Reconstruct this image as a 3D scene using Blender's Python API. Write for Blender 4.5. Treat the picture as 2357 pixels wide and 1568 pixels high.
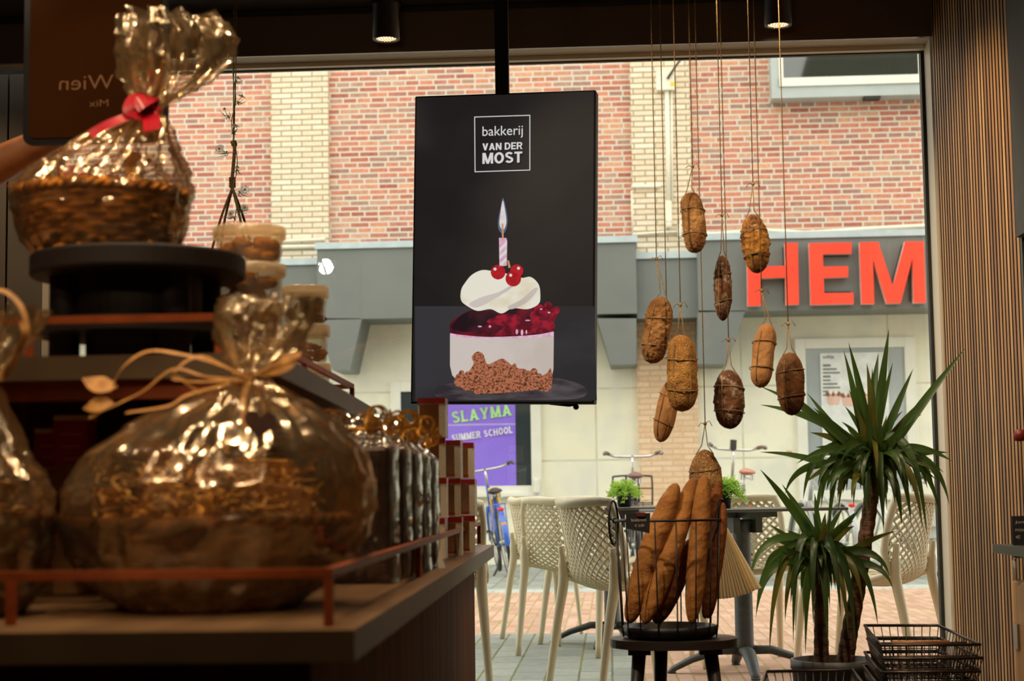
import bpy, math, random
from math import sin, cos, pi, radians, sqrt, atan2, hypot
from mathutils import Vector, Matrix, noise
V = Vector
for _o in list(bpy.data.objects): bpy.data.objects.remove(_o)
SC = bpy.context.scene; COL = SC.collection
random.seed(7)
# ------------------------------------------------------------------ camera
YAW, PITCH, ROLL, FPX = radians(3.265), radians(5.276), radians(-0.809), 3834.0
EYE = V((0, 0, .82))
_f = V((-sin(YAW)*cos(PITCH), cos(YAW)*cos(PITCH), sin(PITCH))); _r = V((cos(YAW), sin(YAW), 0)); _u = _r.cross(_f)
RT = cos(ROLL)*_r + sin(ROLL)*_u; UP = -sin(ROLL)*_r + cos(ROLL)*_u; FW = _f
cam = bpy.data.cameras.new('camera'); cam.sensor_width = 36; cam.lens = 36*FPX/2357; cam.clip_start = .05; cam.clip_end = 200
camo = bpy.data.objects.new('camera', cam); COL.objects.link(camo)
camo.matrix_world = Matrix(((RT.x, UP.x, -FW.x, EYE.x), (RT.y, UP.y, -FW.y, EYE.y), (RT.z, UP.z, -FW.z, EYE.z), (0, 0, 0, 1)))
cam.dof.use_dof = True; cam.dof.focus_distance = 6.3; cam.dof.aperture_fstop = 4.9
SC.camera = camo
def P(px, py, Y):
    """world point seen at pixel (px,py) lying in the plane y = Y"""
    d = RT*(px-1178.5) - UP*(py-784) + FW*FPX
    return EYE + d*(Y/d.y)
def PZ(px, py, z):
    d = RT*(px-1178.5) - UP*(py-784) + FW*FPX
    return EYE + d*((z-EYE.z)/d.z)
# ------------------------------------------------------------------ colour management, sky, lamps
SC.view_settings.view_transform = 'Standard'; SC.view_settings.look = 'None'; SC.view_settings.exposure = 0; SC.view_settings.gamma = 1
SC.view_settings.use_curve_mapping = False
cy = SC.cycles
cy.max_bounces = 8; cy.diffuse_bounces = 4; cy.glossy_bounces = 4; cy.transmission_bounces = 6; cy.transparent_max_bounces = 40
cy.caustics_reflective = False; cy.caustics_refractive = False; cy.sample_clamp_indirect = 3; cy.use_denoising = True
w = bpy.data.worlds.new('overcast_sky'); SC.world = w; w.use_nodes = True
nt = w.node_tree; bg = nt.nodes['Background']; bg.inputs['Strength'].default_value = 2.75
tc = nt.nodes.new('ShaderNodeTexCoord'); sx = nt.nodes.new('ShaderNodeSeparateXYZ'); rp = nt.nodes.new('ShaderNodeValToRGB')
nt.links.new(tc.outputs['Generated'], sx.inputs[0]); nt.links.new(sx.outputs['Z'], rp.inputs[0]); nt.links.new(rp.outputs[0], bg.inputs['Color'])
rp.color_ramp.elements[0].color = (.80, .80, .72, 1); rp.color_ramp.elements[1].color = (1, .995, .94, 1); rp.color_ramp.elements[1].position = .5
def lamp(name, kind, loc, power, color=(1, .66, .34), size=.04, target=None, cone=100, blend=.6):
    l = bpy.data.lights.new(name, kind); l.energy = power; l.color = color
    l.shadow_soft_size = size
    if kind == 'SPOT': l.spot_size = radians(cone); l.spot_blend = blend
    o = bpy.data.objects.new(name, l); COL.objects.link(o); o.location = loc
    if target is not None: o.rotation_euler = (V(target)-V(loc)).to_track_quat('-Z', 'Y').to_euler()
    return o
CEIL = 2.60
# shop spots in the ceiling over the sales counter and the loaves (out of frame), warm; added fills marked as such
WARM = (1, .70, .42)
for loc, pw, tg, cone in (((-.95,1.5,2.55),34,(-.7,2.5,.8),60), ((-.25,1.7,2.55),30,(-.55,2.7,.7),60), ((-1.7,2.4,2.55),40,(-.9,2.9,1.2),80), ((-.30,2.9,2.55),40,(-.5,3.1,.7),75), ((-1.2,3.9,2.55),40,(-.8,3.0,1.0),80), ((-.6,2.3,2.55),30,(-.6,2.5,.7),90), ((-.25,3.9,2.55),30,(-.45,4.1,.7),70), ((-.75,2.75,2.58),16,(-.75,2.7,1.2),110)):
    lamp('counter_spot', 'SPOT', loc, pw, WARM, .03, tg, cone)
lamp('bread_spot', 'SPOT', (-.9,3.7,2.55), 135, (1,.78,.54), .03, (.45,4.9,1.2), 52); lamp('bread_spot', 'SPOT', (.75,3.6,2.55), 62, (1,.78,.54), .03, (.55,4.8,1.0), 52)
lamp('hanger_fill', 'SPOT', (-.98,5.78,2.57), 8, WARM, .03, (-.95,5.38,1.5), 60)  # added fill on the jute hanger, no such lamp known
lamp('wall_spot', 'SPOT', (.35,4.9,2.55), 62, (1,.74,.44), .03, (1.25,5.6,.9), 85)
lamp('shop_lamp', 'SPOT', (-2.13,-.1,2.57), 320, (1,.90,.74), .055, (-.98,5.4,1.84), 11.5, .4)
for loc in ((-1.3,-.2,2.35),(.1,.0,2.45),(-.7,-.4,2.5)): lamp('basket_glint_fill', 'SPOT', loc, 48, WARM, .04, (-.57,2.25,.90), 11.5, .5)  # added spots behind the camera, for glints on the counter gift basket
for loc in ((-1.5,.2,2.4),(-.3,.2,2.5)): lamp('basket_glint_fill', 'SPOT', loc, 40, WARM, .04, (-.86,2.75,1.36), 10, .5)  # two more added spots, for glints on the upper gift basket
lamp('panel_fill', 'SPOT', (-2.7,5.1,2.55), 26, WARM, .03, (-2.6,6.2,1.1), 90)  # added fill that brightens the grey panels left of the window
for loc in ((-1.30,.3,2.5),(-.4,-.1,2.52),(-.22,1.9,2.5),(-.9,2.2,2.5),(-.7,.2,2.5),(-1.2,1.3,2.45),(-.35,.9,2.4),(-1.0,.9,2.54)): lamp('glint_fill', 'POINT', loc, 1.7, WARM, .035)  # added unseen point lights that put glints on the cellophane
# ------------------------------------------------------------------ mesh builder
class MB:
    def __init__(s): s.v = []; s.f = []; s.m = []; s.sm = []
    def add(s, vs, fs, m=0, smooth=False):
        o = len(s.v); s.v += [tuple(x) for x in vs]
        for f in fs: s.f.append(tuple(i+o for i in f)); s.m.append(m); s.sm.append(smooth)
        return s
    def box(s, a, b, m=0):
        x0, y0, z0 = a; x1, y1, z1 = b
        return s.add([(x0,y0,z0),(x1,y0,z0),(x1,y1,z0),(x0,y1,z0),(x0,y0,z1),(x1,y0,z1),(x1,y1,z1),(x0,y1,z1)],
                     [(0,3,2,1),(4,5,6,7),(0,1,5,4),(1,2,6,5),(2,3,7,6),(3,0,4,7)], m)
    def obox(s, c, ax, m=0):
        """box from centre and three half-axis vectors"""
        c = V(c); a, b, d = [V(x) for x in ax]
        p = [c+i*a+j*b+k*d for k in (-1,1) for j in (-1,1) for i in (-1,1)]
        return s.add([p[0],p[1],p[3],p[2],p[4],p[5],p[7],p[6]], [(0,3,2,1),(4,5,6,7),(0,1,5,4),(1,2,6,5),(2,3,7,6),(3,0,4,7)], m)
    def bar(s, p, q, w, h=None, m=0):
        p = V(p); q = V(q); d = (q-p); L = d.length/2; d.normalize(); up = V((0,0,1)) if abs(d.z) < .9 else V((0,1,0))
        a = d.cross(up).normalized(); b = a.cross(d); return s.obox((p+q)/2, (d*L, a*w/2, b*(h or w)/2), m)
    def tube(s, pts, r, n=8, m=0, closed=False, caps=True, flat=1.0, smooth=True):
        pts = [V(p) for p in pts]; N = len(pts)
        rs = list(r) if isinstance(r, (list, tuple)) else [r]*N
        vs = []; fs = []; ref = None
        for i, p in enumerate(pts):
            t = (pts[(i+1) % N]-pts[i-1]) if closed else (pts[min(i+1, N-1)]-pts[max(i-1, 0)])
            if t.length < 1e-9: t = V((0,0,1))
            t.normalize()
            if ref is None: ref = V((0,0,1)) if abs(t.z) < .9 else V((1,0,0))
            a = t.cross(ref)
            if a.length < 1e-6: a = t.cross(V((1,0,0)))
            a.normalize(); b = a.cross(t).normalized(); ref = b
            vs += [p + (a*cos(2*pi*k/n) + b*sin(2*pi*k/n)*flat)*rs[i] for k in range(n)]
        for i in range(N if closed else N-1):
            j = (i+1) % N
            fs += [(i*n+k, i*n+(k+1) % n, j*n+(k+1) % n, j*n+k) for k in range(n)]
        if caps and not closed: fs += [tuple(range(n-1, -1, -1)), tuple(range((N-1)*n, N*n))]
        return s.add(vs, fs, m, smooth)
    def lathe(s, prof, n=32, c=(0,0,0), m=0, smooth=True, a0=0, a1=2*pi):
        full = abs(a1-a0-2*pi) < 1e-6; k = n if full else n+1; vs = []; fs = []
        for r, z in prof:
            vs += [(c[0]+r*cos(a0+(a1-a0)*i/n), c[1]+r*sin(a0+(a1-a0)*i/n), c[2]+z) for i in range(k)]
        for j in range(len(prof)-1):
            fs += [(j*k+i, j*k+(i+1) % k, (j+1)*k+(i+1) % k, (j+1)*k+i) for i in range(n)]
        return s.add(vs, fs, m, smooth)
    def grid(s, fn, nu, nv, m=0, cu=False, smooth=True):
        vs = [fn(u/nu, v/nv) for v in range(nv+1) for u in range(nu if cu else nu+1)]; k = nu if cu else nu+1
        fs = [(v*k+u, v*k+(u+1) % k, (v+1)*k+(u+1) % k, (v+1)*k+u) for v in range(nv) for u in range(nu)]
        return s.add(vs, fs, m, smooth)
    def ball(s, c, r, nu=16, nv=10, m=0, fn=None):
        r = r if isinstance(r, (tuple, list)) else (r, r, r)
        def g(u, v):
            a = 2*pi*u; b = pi*(v-.5); d = V((cos(b)*cos(a), cos(b)*sin(a), sin(b))); k = fn(d) if fn else 1
            return (c[0]+r[0]*d.x*k, c[1]+r[1]*d.y*k, c[2]+r[2]*d.z*k)
        return s.grid(g, nu, nv, m, cu=True)
    def prism(s, poly, d, o=(0,0,0), u=(1,0,0), v=(0,0,1), m=0, ms=None):
        """2-D polygon in the frame (o,u,v), extruded by the vector d"""
        o, u, v, d = V(o), V(u), V(v), V(d); n = len(poly)
        a = [o+u*x+v*y for x, y in poly]; b = [p+d for p in a]
        s.add(a+b, [tuple(range(n)), tuple(range(2*n-1, n-1, -1))], m)
        s.add(a+b, [(i, i+n, (i+1) % n+n, (i+1) % n) for i in range(n)], m if ms is None else ms)
        return s
    def ribbon(s, pts, wid, up=(0,0,1), m=0, th=0.0):
        pts = [V(p) for p in pts]; N = len(pts); ws = wid if isinstance(wid, (list, tuple)) else [wid]*N; vs = []; up = V(up)
        for i, p in enumerate(pts):
            t = (pts[min(i+1, N-1)]-pts[max(i-1, 0)]).normalized(); a = t.cross(up)
            if a.length < 1e-4: a = V((1,0,0))
            a.normalize(); vs += [p-a*ws[i]/2, p+a*ws[i]/2]
        return s.add(vs, [(2*i, 2*i+1, 2*i+3, 2*i+2) for i in range(N-1)], m, True)
    def mesh(s, name, mats):
        me = bpy.data.meshes.new(name); me.from_pydata(s.v, [], s.f)
        for x in (mats if isinstance(mats, (list, tuple)) else [mats]): me.materials.append(x)
        me.polygons.foreach_set('material_index', s.m); me.polygons.foreach_set('use_smooth', s.sm)
        me.update(); return me
    def build(s, name, mats, parent=None, loc=None, rz=0):
        o = bpy.data.objects.new(name, s.mesh(name, mats)); COL.objects.link(o)
        if parent: o.parent = parent
        if loc is not None: o.location = loc
        if rz: o.rotation_euler = (0, 0, rz)
        return o
def bevel(o, w=.004, seg=2):
    b = o.modifiers.new('bevel', 'BEVEL'); b.width = w; b.segments = seg; b.limit_method = 'ANGLE'; return o
def tag(o, label=None, cat=None, group=None, kind=None):
    if label: o['label'] = label
    if cat: o['category'] = cat
    if group: o['group'] = group
    if kind: o['kind'] = kind
    return o
def thing(name, label, cat, loc=(0,0,0), rz=0, group=None):
    o = bpy.data.objects.new(name, None); COL.objects.link(o); o.empty_display_size = .05
    o.location = loc; o.rotation_euler = (0, 0, rz); return tag(o, label, cat, group)
def struct(o): o['kind'] = 'structure'; return o
def copy_tree(o, parent=None):
    c = o.copy(); COL.objects.link(c)
    if parent: c.parent = parent
    for ch in list(o.children): copy_tree(ch, c)
    return c
def curve_pts(ctrl, n=16):
    """Catmull-Rom through the control points"""
    c = [V(p) for p in ctrl]; c = [c[0]*2-c[1]]+c+[c[-1]*2-c[-2]]; out = []
    for i in range(1, len(c)-2):
        for k in range(n):
            t = k/n; p0, p1, p2, p3 = c[i-1:i+3]
            out.append(.5*((2*p1)+(p2-p0)*t+(2*p0-5*p1+4*p2-p3)*t*t+(3*p1-p0-3*p2+p3)*t**3))
    out.append(c[-2]); return out
def text_geo(txt, bold=0.0, spacing=1.0):
    cu = bpy.data.curves.new('lettering', 'FONT'); cu.body = txt; cu.size = 1; cu.offset = bold; cu.space_character = spacing; cu.resolution_u = 4
    ob = bpy.data.objects.new('lettering', cu); COL.objects.link(ob)
    dg = bpy.context.evaluated_depsgraph_get(); dg.update(); me = bpy.data.meshes.new_from_object(ob.evaluated_get(dg))
    vs = [(v.co.x, v.co.y) for v in me.vertices]; fs = [tuple(p.vertices) for p in me.polygons]
    bpy.data.objects.remove(ob); bpy.data.curves.remove(cu); bpy.data.meshes.remove(me); return vs, fs
def put_text(mb, txt, o, u, v, width=None, height=None, bold=0.0, m=0, warp=None):
    """flat lettering inside the frame o + u*x + v*y; scaled to the width (and height) given in metres"""
    vs, fs = text_geo(txt, bold)
    if not vs: return
    x0 = min(a[0] for a in vs); x1 = max(a[0] for a in vs); y0 = min(a[1] for a in vs); y1 = max(a[1] for a in vs)
    sx_ = width/(x1-x0) if width else height/(y1-y0); sy_ = height/(y1-y0) if height else sx_
    o, u, v = V(o), V(u), V(v)
    mb.add([o+u*((a-x0)*sx_)+v*((b-y0)*sy_ + (warp((a-x0)/(x1-x0)) if warp else 0)) for a, b in vs], fs, m)
def band(pts, w):
    """quads along a 2-D polyline"""
    out = []; n = len(pts); nr = []
    for i in range(n):
        d = V(pts[min(i+1,n-1)])-V(pts[max(i-1,0)]); d.normalize(); nr.append(V((-d.y, d.x))*w/2)
    for i in range(n-1): a, b = V(pts[i]), V(pts[i+1]); out.append([a-nr[i], b-nr[i+1], b+nr[i+1], a+nr[i]])
    return out
def _arc(cx, cy_, rx, ry, a0, a1, n=16): return [(cx+rx*cos(radians(a0+(a1-a0)*i/n)), cy_+ry*sin(radians(a0+(a1-a0)*i/n))) for i in range(n+1)]
def _r(x0, y0, x1, y1): return [(x0,y0),(x1,y0),(x1,y1),(x0,y1)]
T_ = .2
GL = {' ': (.22, []), 'V': (.73, [[(0,1),(.23,1),(.47,0),(.26,0)],[(.5,1),(.73,1),(.47,0),(.26,0)]]),
 'A': (.76, [[(0,0),(.22,0),(.48,1),(.28,1)],[(.28,1),(.48,1),(.76,0),(.54,0)],[(.15,.2),(.61,.2),(.56,.37),(.2,.37)]]),
 'N': (.72, [_r(0,0,T_,1),_r(.52,0,.72,1),[(0,1),(.22,1),(.72,0),(.5,0)]]), 'E': (.6, [_r(0,0,T_,1),_r(T_,.82,.6,1),_r(T_,.41,.56,.58),_r(T_,0,.6,.18)]),
 'L': (.56, [_r(0,0,T_,1),_r(T_,0,.56,.18)]), 'T': (.62, [_r(0,.82,.62,1),_r(.21,0,.41,.82)]), 'H': (.72, [_r(0,0,T_,1),_r(.52,0,.72,1),_r(T_,.41,.52,.59)]),
 'D': (.72, [_r(0,0,T_,1)]+band([(T_,.91),(.34,.91)]+_arc(.34,.5,.28,.41,90,-90)+[(T_,.09)], .185)), 'R': (.70, [_r(0,0,T_,1),[(.36,.42),(.50,.42),(.72,0),(.50,0)]]+band([(T_,.91),(.44,.91)]+_arc(.44,.69,.16,.22,90,-90)+[(T_,.47)], .18)),
 'M': (.86, [_r(0,0,.19,1),_r(.67,0,.86,1),[(0,1),(.25,1),(.52,0),(.34,0)],[(.61,1),(.86,1),(.52,0),(.34,0)]]), 'O': (.78, band(_arc(.39,.5,.29,.42,0,360,36), .2)),
 'S': (.66, band(_arc(.33,.73,.225,.185,25,270,18)[:-1]+[(.33,.525)]+_arc(.33,.28,.235,.195,88,-155,18), .185)), 'C': (.72, band(_arc(.39,.5,.29,.42,48,312,28), .2)),
 'Y': (.78, [_r(.29,0,.49,.42),[(0,1),(.24,1),(.49,.36),(.29,.36)],[(.54,1),(.78,1),(.49,.36),(.29,.36)]]), 'U': (.70, [_r(0,.3,T_,1),_r(.5,.3,.7,1)]+band([(.1,.32)]+_arc(.35,.32,.25,.23,180,360)+[(.6,.32)], .2))}
SERIF = {'L': [(0,.1,0),(0,.1,1)], 'A': [(0,.11,0),(0,.65,0)], 'Y': [(0,.36,0)], 'M': [(0,.1,0),(0,.76,0)], 'H': [(0,.1,0),(0,.62,0)], 'U': [(0,.1,1),(0,.6,1)], 'R': [(0,.1,0),(0,.62,0)], 'E': [(0,.08,0),(0,.08,1)]}
def put_glyphs(mb, txt, o, u, v, width, height, m=0, serif=False, gap=.09):
    """bold block lettering drawn as polygons in the frame o + u*x + v*y"""
    gap = .17 if serif else gap; x = 0; polys = []
    for c in txt:
        w_, ps = GL[c]
        for p in ps: polys.append([(x+a[0], a[1]) for a in p])
        if serif:
            for _, sx_, e in SERIF.get(c, []): polys.append(_r(x+sx_-.16, 0 if e == 0 else .87, x+sx_+.16, .13 if e == 0 else 1))
        x += w_+gap
    x -= gap; o, u, v = V(o), V(u), V(v); k = width/x
    n_ = u.cross(v)
    for i, p in enumerate(polys): mb.add([o+u*(a*k)+v*(b*height)+n_*(i*.00004 if height < .05 else i*.00025) for a, b in p], [tuple(range(len(p)))], m)
# ------------------------------------------------------------------ materials
def L(r, g, b):
    f = lambda c: (c/255/12.92) if c/255 <= .04045 else ((c/255+.055)/1.055)**2.4
    return (f(r), f(g), f(b), 1)
def newmat(name):
    m = bpy.data.materials.new(name); m.use_nodes = True; t = m.node_tree
    return m, t, t.nodes['Principled BSDF'], t.nodes['Material Output']
def pm(name, c1, c2=None, scale=8, rough=.5, metal=0, bump=0, bscale=None, detail=4, stretch=(1,1,1), spec=.5, emit=None, coat=0, sheen=0, alpha=None, lo=.35, hi=.65):
    m, t, b, out = newmat(name); N = t.nodes; K = t.links
    b.inputs['Roughness'].default_value = rough; b.inputs['Metallic'].default_value = metal
    b.inputs['Specular IOR Level'].default_value = spec; b.inputs['Coat Weight'].default_value = coat
    tcn = N.new('ShaderNodeTexCoord'); mp = N.new('ShaderNodeMapping'); mp.inputs['Scale'].default_value = stretch
    K.new(tcn.outputs['Object'], mp.inputs[0])
    nz = N.new('ShaderNodeTexNoise'); nz.inputs['Scale'].default_value = scale; nz.inputs['Detail'].default_value = detail; K.new(mp.outputs[0], nz.inputs['Vector'])
    r = N.new('ShaderNodeValToRGB'); K.new(nz.outputs['Fac'], r.inputs[0])
    c2 = c2 or tuple(x*.8 for x in c1[:3])+(1,)
    r.color_ramp.elements[0].color = c2; r.color_ramp.elements[1].color = c1; r.color_ramp.elements[0].position = lo; r.color_ramp.elements[1].position = hi
    K.new(r.outputs[0], b.inputs['Base Color'])
    if bump:
        n2 = N.new('ShaderNodeTexNoise'); n2.inputs['Scale'].default_value = bscale or scale*4; n2.inputs['Detail'].default_value = 5; K.new(mp.outputs[0], n2.inputs['Vector'])
        bp = N.new('ShaderNodeBump'); bp.inputs['Strength'].default_value = bump; bp.inputs['Distance'].default_value = .01
        K.new(n2.outputs['Fac'], bp.inputs['Height']); K.new(bp.outputs[0], b.inputs['Normal'])
    if emit: b.inputs['Emission Color'].default_value = emit[0]; b.inputs['Emission Strength'].default_value = emit[1]
    return m
def brickmat(name, cols, mortar, bw=.225, bh=.0663, ms=.011, axes=('X','Z'), rough=.85, bump=.5, soil=None, off=.5, var=.35, sq=1):
    m, t, b, out = newmat(name); N = t.nodes; K = t.links; b.inputs['Roughness'].default_value = rough; b.inputs['Specular IOR Level'].default_value = .25
    tcn = N.new('ShaderNodeTexCoord'); s = N.new('ShaderNodeSeparateXYZ'); c = N.new('ShaderNodeCombineXYZ'); K.new(tcn.outputs['Object'], s.inputs[0])
    K.new(s.outputs[axes[0]], c.inputs[0]); K.new(s.outputs[axes[1]], c.inputs[1])
    wob = N.new('ShaderNodeTexNoise'); wob.inputs['Scale'].default_value = 6; K.new(c.outputs[0], wob.inputs['Vector'])
    vm = N.new('ShaderNodeVectorMath'); vm.operation = 'MULTIPLY_ADD'; vm.inputs[1].default_value = (.006,.006,0); K.new(wob.outputs['Color'], vm.inputs[0]); K.new(c.outputs[0], vm.inputs[2])
    br = N.new('ShaderNodeTexBrick'); K.new(vm.outputs[0], br.inputs['Vector']); br.inputs['Scale'].default_value = 1
    br.inputs['Brick Width'].default_value = bw; br.inputs['Row Height'].default_value = bh; br.inputs['Mortar Size'].default_value = ms; br.inputs['Mortar Smooth'].default_value = .15
    br.inputs['Color1'].default_value = (0,0,0,1); br.inputs['Color2'].default_value = (1,1,1,1); br.inputs['Mortar'].default_value = (.5,.5,.5,1); br.offset = off; br.squash = sq; br.squash_frequency = 3; br.offset_frequency = 2
    rp = N.new('ShaderNodeValToRGB'); K.new(br.outputs['Color'], rp.inputs[0]); e = rp.color_ramp.elements
    e[0].color = cols[0]; e[1].color = cols[-1]
    for i, cc in enumerate(cols[1:-1]): x = e.new((i+1)/(len(cols)-1)); x.color = cc
    nz = N.new('ShaderNodeTexNoise'); nz.inputs['Scale'].default_value = 22; nz.inputs['Detail'].default_value = 6; K.new(c.outputs[0], nz.inputs['Vector'])
    mx = N.new('ShaderNodeMix'); mx.data_type = 'RGBA'; mx.blend_type = 'OVERLAY'; mx.inputs[0].default_value = var; K.new(rp.outputs[0], mx.inputs[6]); K.new(nz.outputs['Fac'], mx.inputs[7])
    m2 = N.new('ShaderNodeMix'); m2.data_type = 'RGBA'; K.new(br.outputs['Fac'], m2.inputs[0]); K.new(mx.outputs[2], m2.inputs[6]); m2.inputs[7].default_value = mortar
    if soil:
        n3 = N.new('ShaderNodeTexNoise'); n3.inputs['Scale'].default_value = 2.5; n3.inputs['Detail'].default_value = 3; K.new(c.outputs[0], n3.inputs['Vector'])
        r3 = N.new('ShaderNodeValToRGB'); K.new(n3.outputs['Fac'], r3.inputs[0]); r3.color_ramp.elements[0].position = .42; r3.color_ramp.elements[1].position = .6
        m3 = N.new('ShaderNodeMix'); m3.data_type = 'RGBA'; m3.inputs[6].default_value = mortar; m3.inputs[7].default_value = soil; K.new(r3.outputs[0], m3.inputs[0]); K.new(m3.outputs[2], m2.inputs[7])
    K.new(m2.outputs[2], b.inputs['Base Color'])
    bp = N.new('ShaderNodeBump'); bp.inputs['Strength'].default_value = bump; bp.inputs['Distance'].default_value = .012; bp.invert = True
    K.new(br.outputs['Fac'], bp.inputs['Height']); K.new(bp.outputs[0], b.inputs['Normal']); return m
def filmmat(name, tint=(1,1,1,1), base=.05, edge=.55, rough=.08, bump=.0, bscale=30, haze=0.0, hazecol=(1,.95,.85,1), gloss=(1,1,1,1)):
    """thin clear sheet: glass pane, cellophane, clear tub"""
    m = bpy.data.materials.new(name); m.use_nodes = True; t = m.node_tree; N = t.nodes; K = t.links; N.clear()
    out = N.new('ShaderNodeOutputMaterial'); tr = N.new('ShaderNodeBsdfTransparent'); tr.inputs[0].default_value = tint
    gl = N.new('ShaderNodeBsdfGlossy'); gl.inputs['Roughness'].default_value = rough; gl.inputs[0].default_value = gloss
    lw = N.new('ShaderNodeLayerWeight'); lw.inputs['Blend'].default_value = .3
    mr = N.new('ShaderNodeMapRange'); mr.inputs[3].default_value = base; mr.inputs[4].default_value = edge; K.new(lw.outputs['Fresnel'], mr.inputs[0])
    mx = N.new('ShaderNodeMixShader'); K.new(mr.outputs[0], mx.inputs[0]); K.new(tr.outputs[0], mx.inputs[1]); K.new(gl.outputs[0], mx.inputs[2]); last = mx
    if haze:
        df = N.new('ShaderNodeBsdfTranslucent'); df.inputs[0].default_value = hazecol; d2 = N.new('ShaderNodeBsdfDiffuse'); d2.inputs[0].default_value = hazecol
        a = N.new('ShaderNodeMixShader'); a.inputs[0].default_value = .5; K.new(df.outputs[0], a.inputs[1]); K.new(d2.outputs[0], a.inputs[2])
        h = N.new('ShaderNodeMixShader'); h.inputs[0].default_value = haze; K.new(mx.outputs[0], h.inputs[1]); K.new(a.outputs[0], h.inputs[2]); last = h
    K.new(last.outputs[0], out.inputs[0])
    if bump:
        tcn = N.new('ShaderNodeTexCoord'); vo = N.new('ShaderNodeTexVoronoi'); vo.feature = 'SMOOTH_F1'; vo.inputs['Scale'].default_value = bscale; vo.inputs['Smoothness'].default_value = .3
        nz = N.new('ShaderNodeTexNoise'); nz.inputs['Scale'].default_value = bscale*.6; K.new(tcn.outputs['Object'], nz.inputs['Vector']); K.new(nz.outputs['Color'], vo.inputs['Vector'])
        vo.inputs['Scale'].default_value = 6
        bp = N.new('ShaderNodeBump'); bp.inputs['Strength'].default_value = bump; bp.inputs['Distance'].default_value = .02; K.new(vo.outputs['Distance'], bp.inputs['Height'])
        K.new(bp.outputs[0], gl.inputs['Normal'])
    return m
def breadmat(name, crust, dark, flour=None, famt=.5, rough=.75, bscale=60, bump=.7, nscale=14, seeds=None):
    m, t, b, out = newmat(name); N = t.nodes; K = t.links; b.inputs['Roughness'].default_value = rough; b.inputs['Specular IOR Level'].default_value = .25
    tcn = N.new('ShaderNodeTexCoord'); nz = N.new('ShaderNodeTexNoise'); nz.inputs['Scale'].default_value = nscale; nz.inputs['Detail'].default_value = 6; K.new(tcn.outputs['Object'], nz.inputs['Vector'])
    r = N.new('ShaderNodeValToRGB'); K.new(nz.outputs['Fac'], r.inputs[0]); r.color_ramp.elements[0].color = dark; r.color_ramp.elements[1].color = crust
    r.color_ramp.elements[0].position = .33; r.color_ramp.elements[1].position = .68; last = r.outputs[0]
    n2 = N.new('ShaderNodeTexNoise'); n2.inputs['Scale'].default_value = bscale; n2.inputs['Detail'].default_value = 8; K.new(tcn.outputs['Object'], n2.inputs['Vector'])
    if flour:
        n3 = N.new('ShaderNodeTexNoise'); n3.inputs['Scale'].default_value = nscale*2.6; n3.inputs['Detail'].default_value = 9; n3.inputs['Roughness'].default_value = .7; K.new(tcn.outputs['Object'], n3.inputs['Vector'])
        r3 = N.new('ShaderNodeValToRGB'); K.new(n3.outputs['Fac'], r3.inputs[0]); r3.color_ramp.elements[0].position = .62-.18*famt; r3.color_ramp.elements[1].position = .76-.16*famt
        mx = N.new('ShaderNodeMix'); mx.data_type = 'RGBA'; K.new(r3.outputs[0], mx.inputs[0]); K.new(last, mx.inputs[6]); mx.inputs[7].default_value = flour; last = mx.outputs[2]
    h = n2.outputs['Fac']
    if seeds:
        vo = N.new('ShaderNodeTexVoronoi'); vo.inputs['Scale'].default_value = seeds[0]; K.new(tcn.outputs['Object'], vo.inputs['Vector'])
        rs = N.new('ShaderNodeValToRGB'); K.new(vo.outputs['Distance'], rs.inputs[0]); rs.color_ramp.elements[0].position = .25; rs.color_ramp.elements[1].position = .45
        rs.color_ramp.elements[0].color = (1,1,1,1); rs.color_ramp.elements[1].color = (0,0,0,1)
        mx = N.new('ShaderNodeMix'); mx.data_type = 'RGBA'; K.new(rs.outputs[0], mx.inputs[0]); K.new(last, mx.inputs[6]); mx.inputs[7].default_value = seeds[1]; last = mx.outputs[2]
        ad = N.new('ShaderNodeMath'); ad.operation = 'ADD'; K.new(rs.outputs[0], ad.inputs[0]); K.new(h, ad.inputs[1]); h = ad.outputs[0]
    K.new(last, b.inputs['Base Color'])
    bp = N.new('ShaderNodeBump'); bp.inputs['Strength'].default_value = bump; bp.inputs['Distance'].default_value = .006; K.new(h, bp.inputs['Height']); K.new(bp.outputs[0], b.inputs['Normal']); return m
def wood(name, c1, c2, axis='Z', scale=3, rough=.5, dist=6, coat=0, spec=.5):
    m, t, b, out = newmat(name); b.inputs['Specular IOR Level'].default_value = spec; N = t.nodes; K = t.links; b.inputs['Roughness'].default_value = rough; b.inputs['Coat Weight'].default_value = coat
    tcn = N.new('ShaderNodeTexCoord'); mp = N.new('ShaderNodeMapping'); st = {'X': (.06,1,1), 'Y': (1,.06,1), 'Z': (1,1,.06)}[axis]; mp.inputs['Scale'].default_value = st
    K.new(tcn.outputs['Object'], mp.inputs[0]); nz = N.new('ShaderNodeTexNoise'); nz.inputs['Scale'].default_value = scale*8; nz.inputs['Detail'].default_value = 7; nz.inputs['Distortion'].default_value = .6; K.new(mp.outputs[0], nz.inputs['Vector'])
    r = N.new('ShaderNodeValToRGB'); K.new(nz.outputs['Fac'], r.inputs[0]); r.color_ramp.elements[0].color = c2; r.color_ramp.elements[1].color = c1; r.color_ramp.elements[0].position = .36; r.color_ramp.elements[1].position = .64
    K.new(r.outputs[0], b.inputs['Base Color']); bp = N.new('ShaderNodeBump'); bp.inputs['Strength'].default_value = .15; bp.inputs['Distance'].default_value = .004; K.new(nz.outputs['Fac'], bp.inputs['Height']); K.new(bp.outputs[0], b.inputs['Normal']); return m
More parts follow.
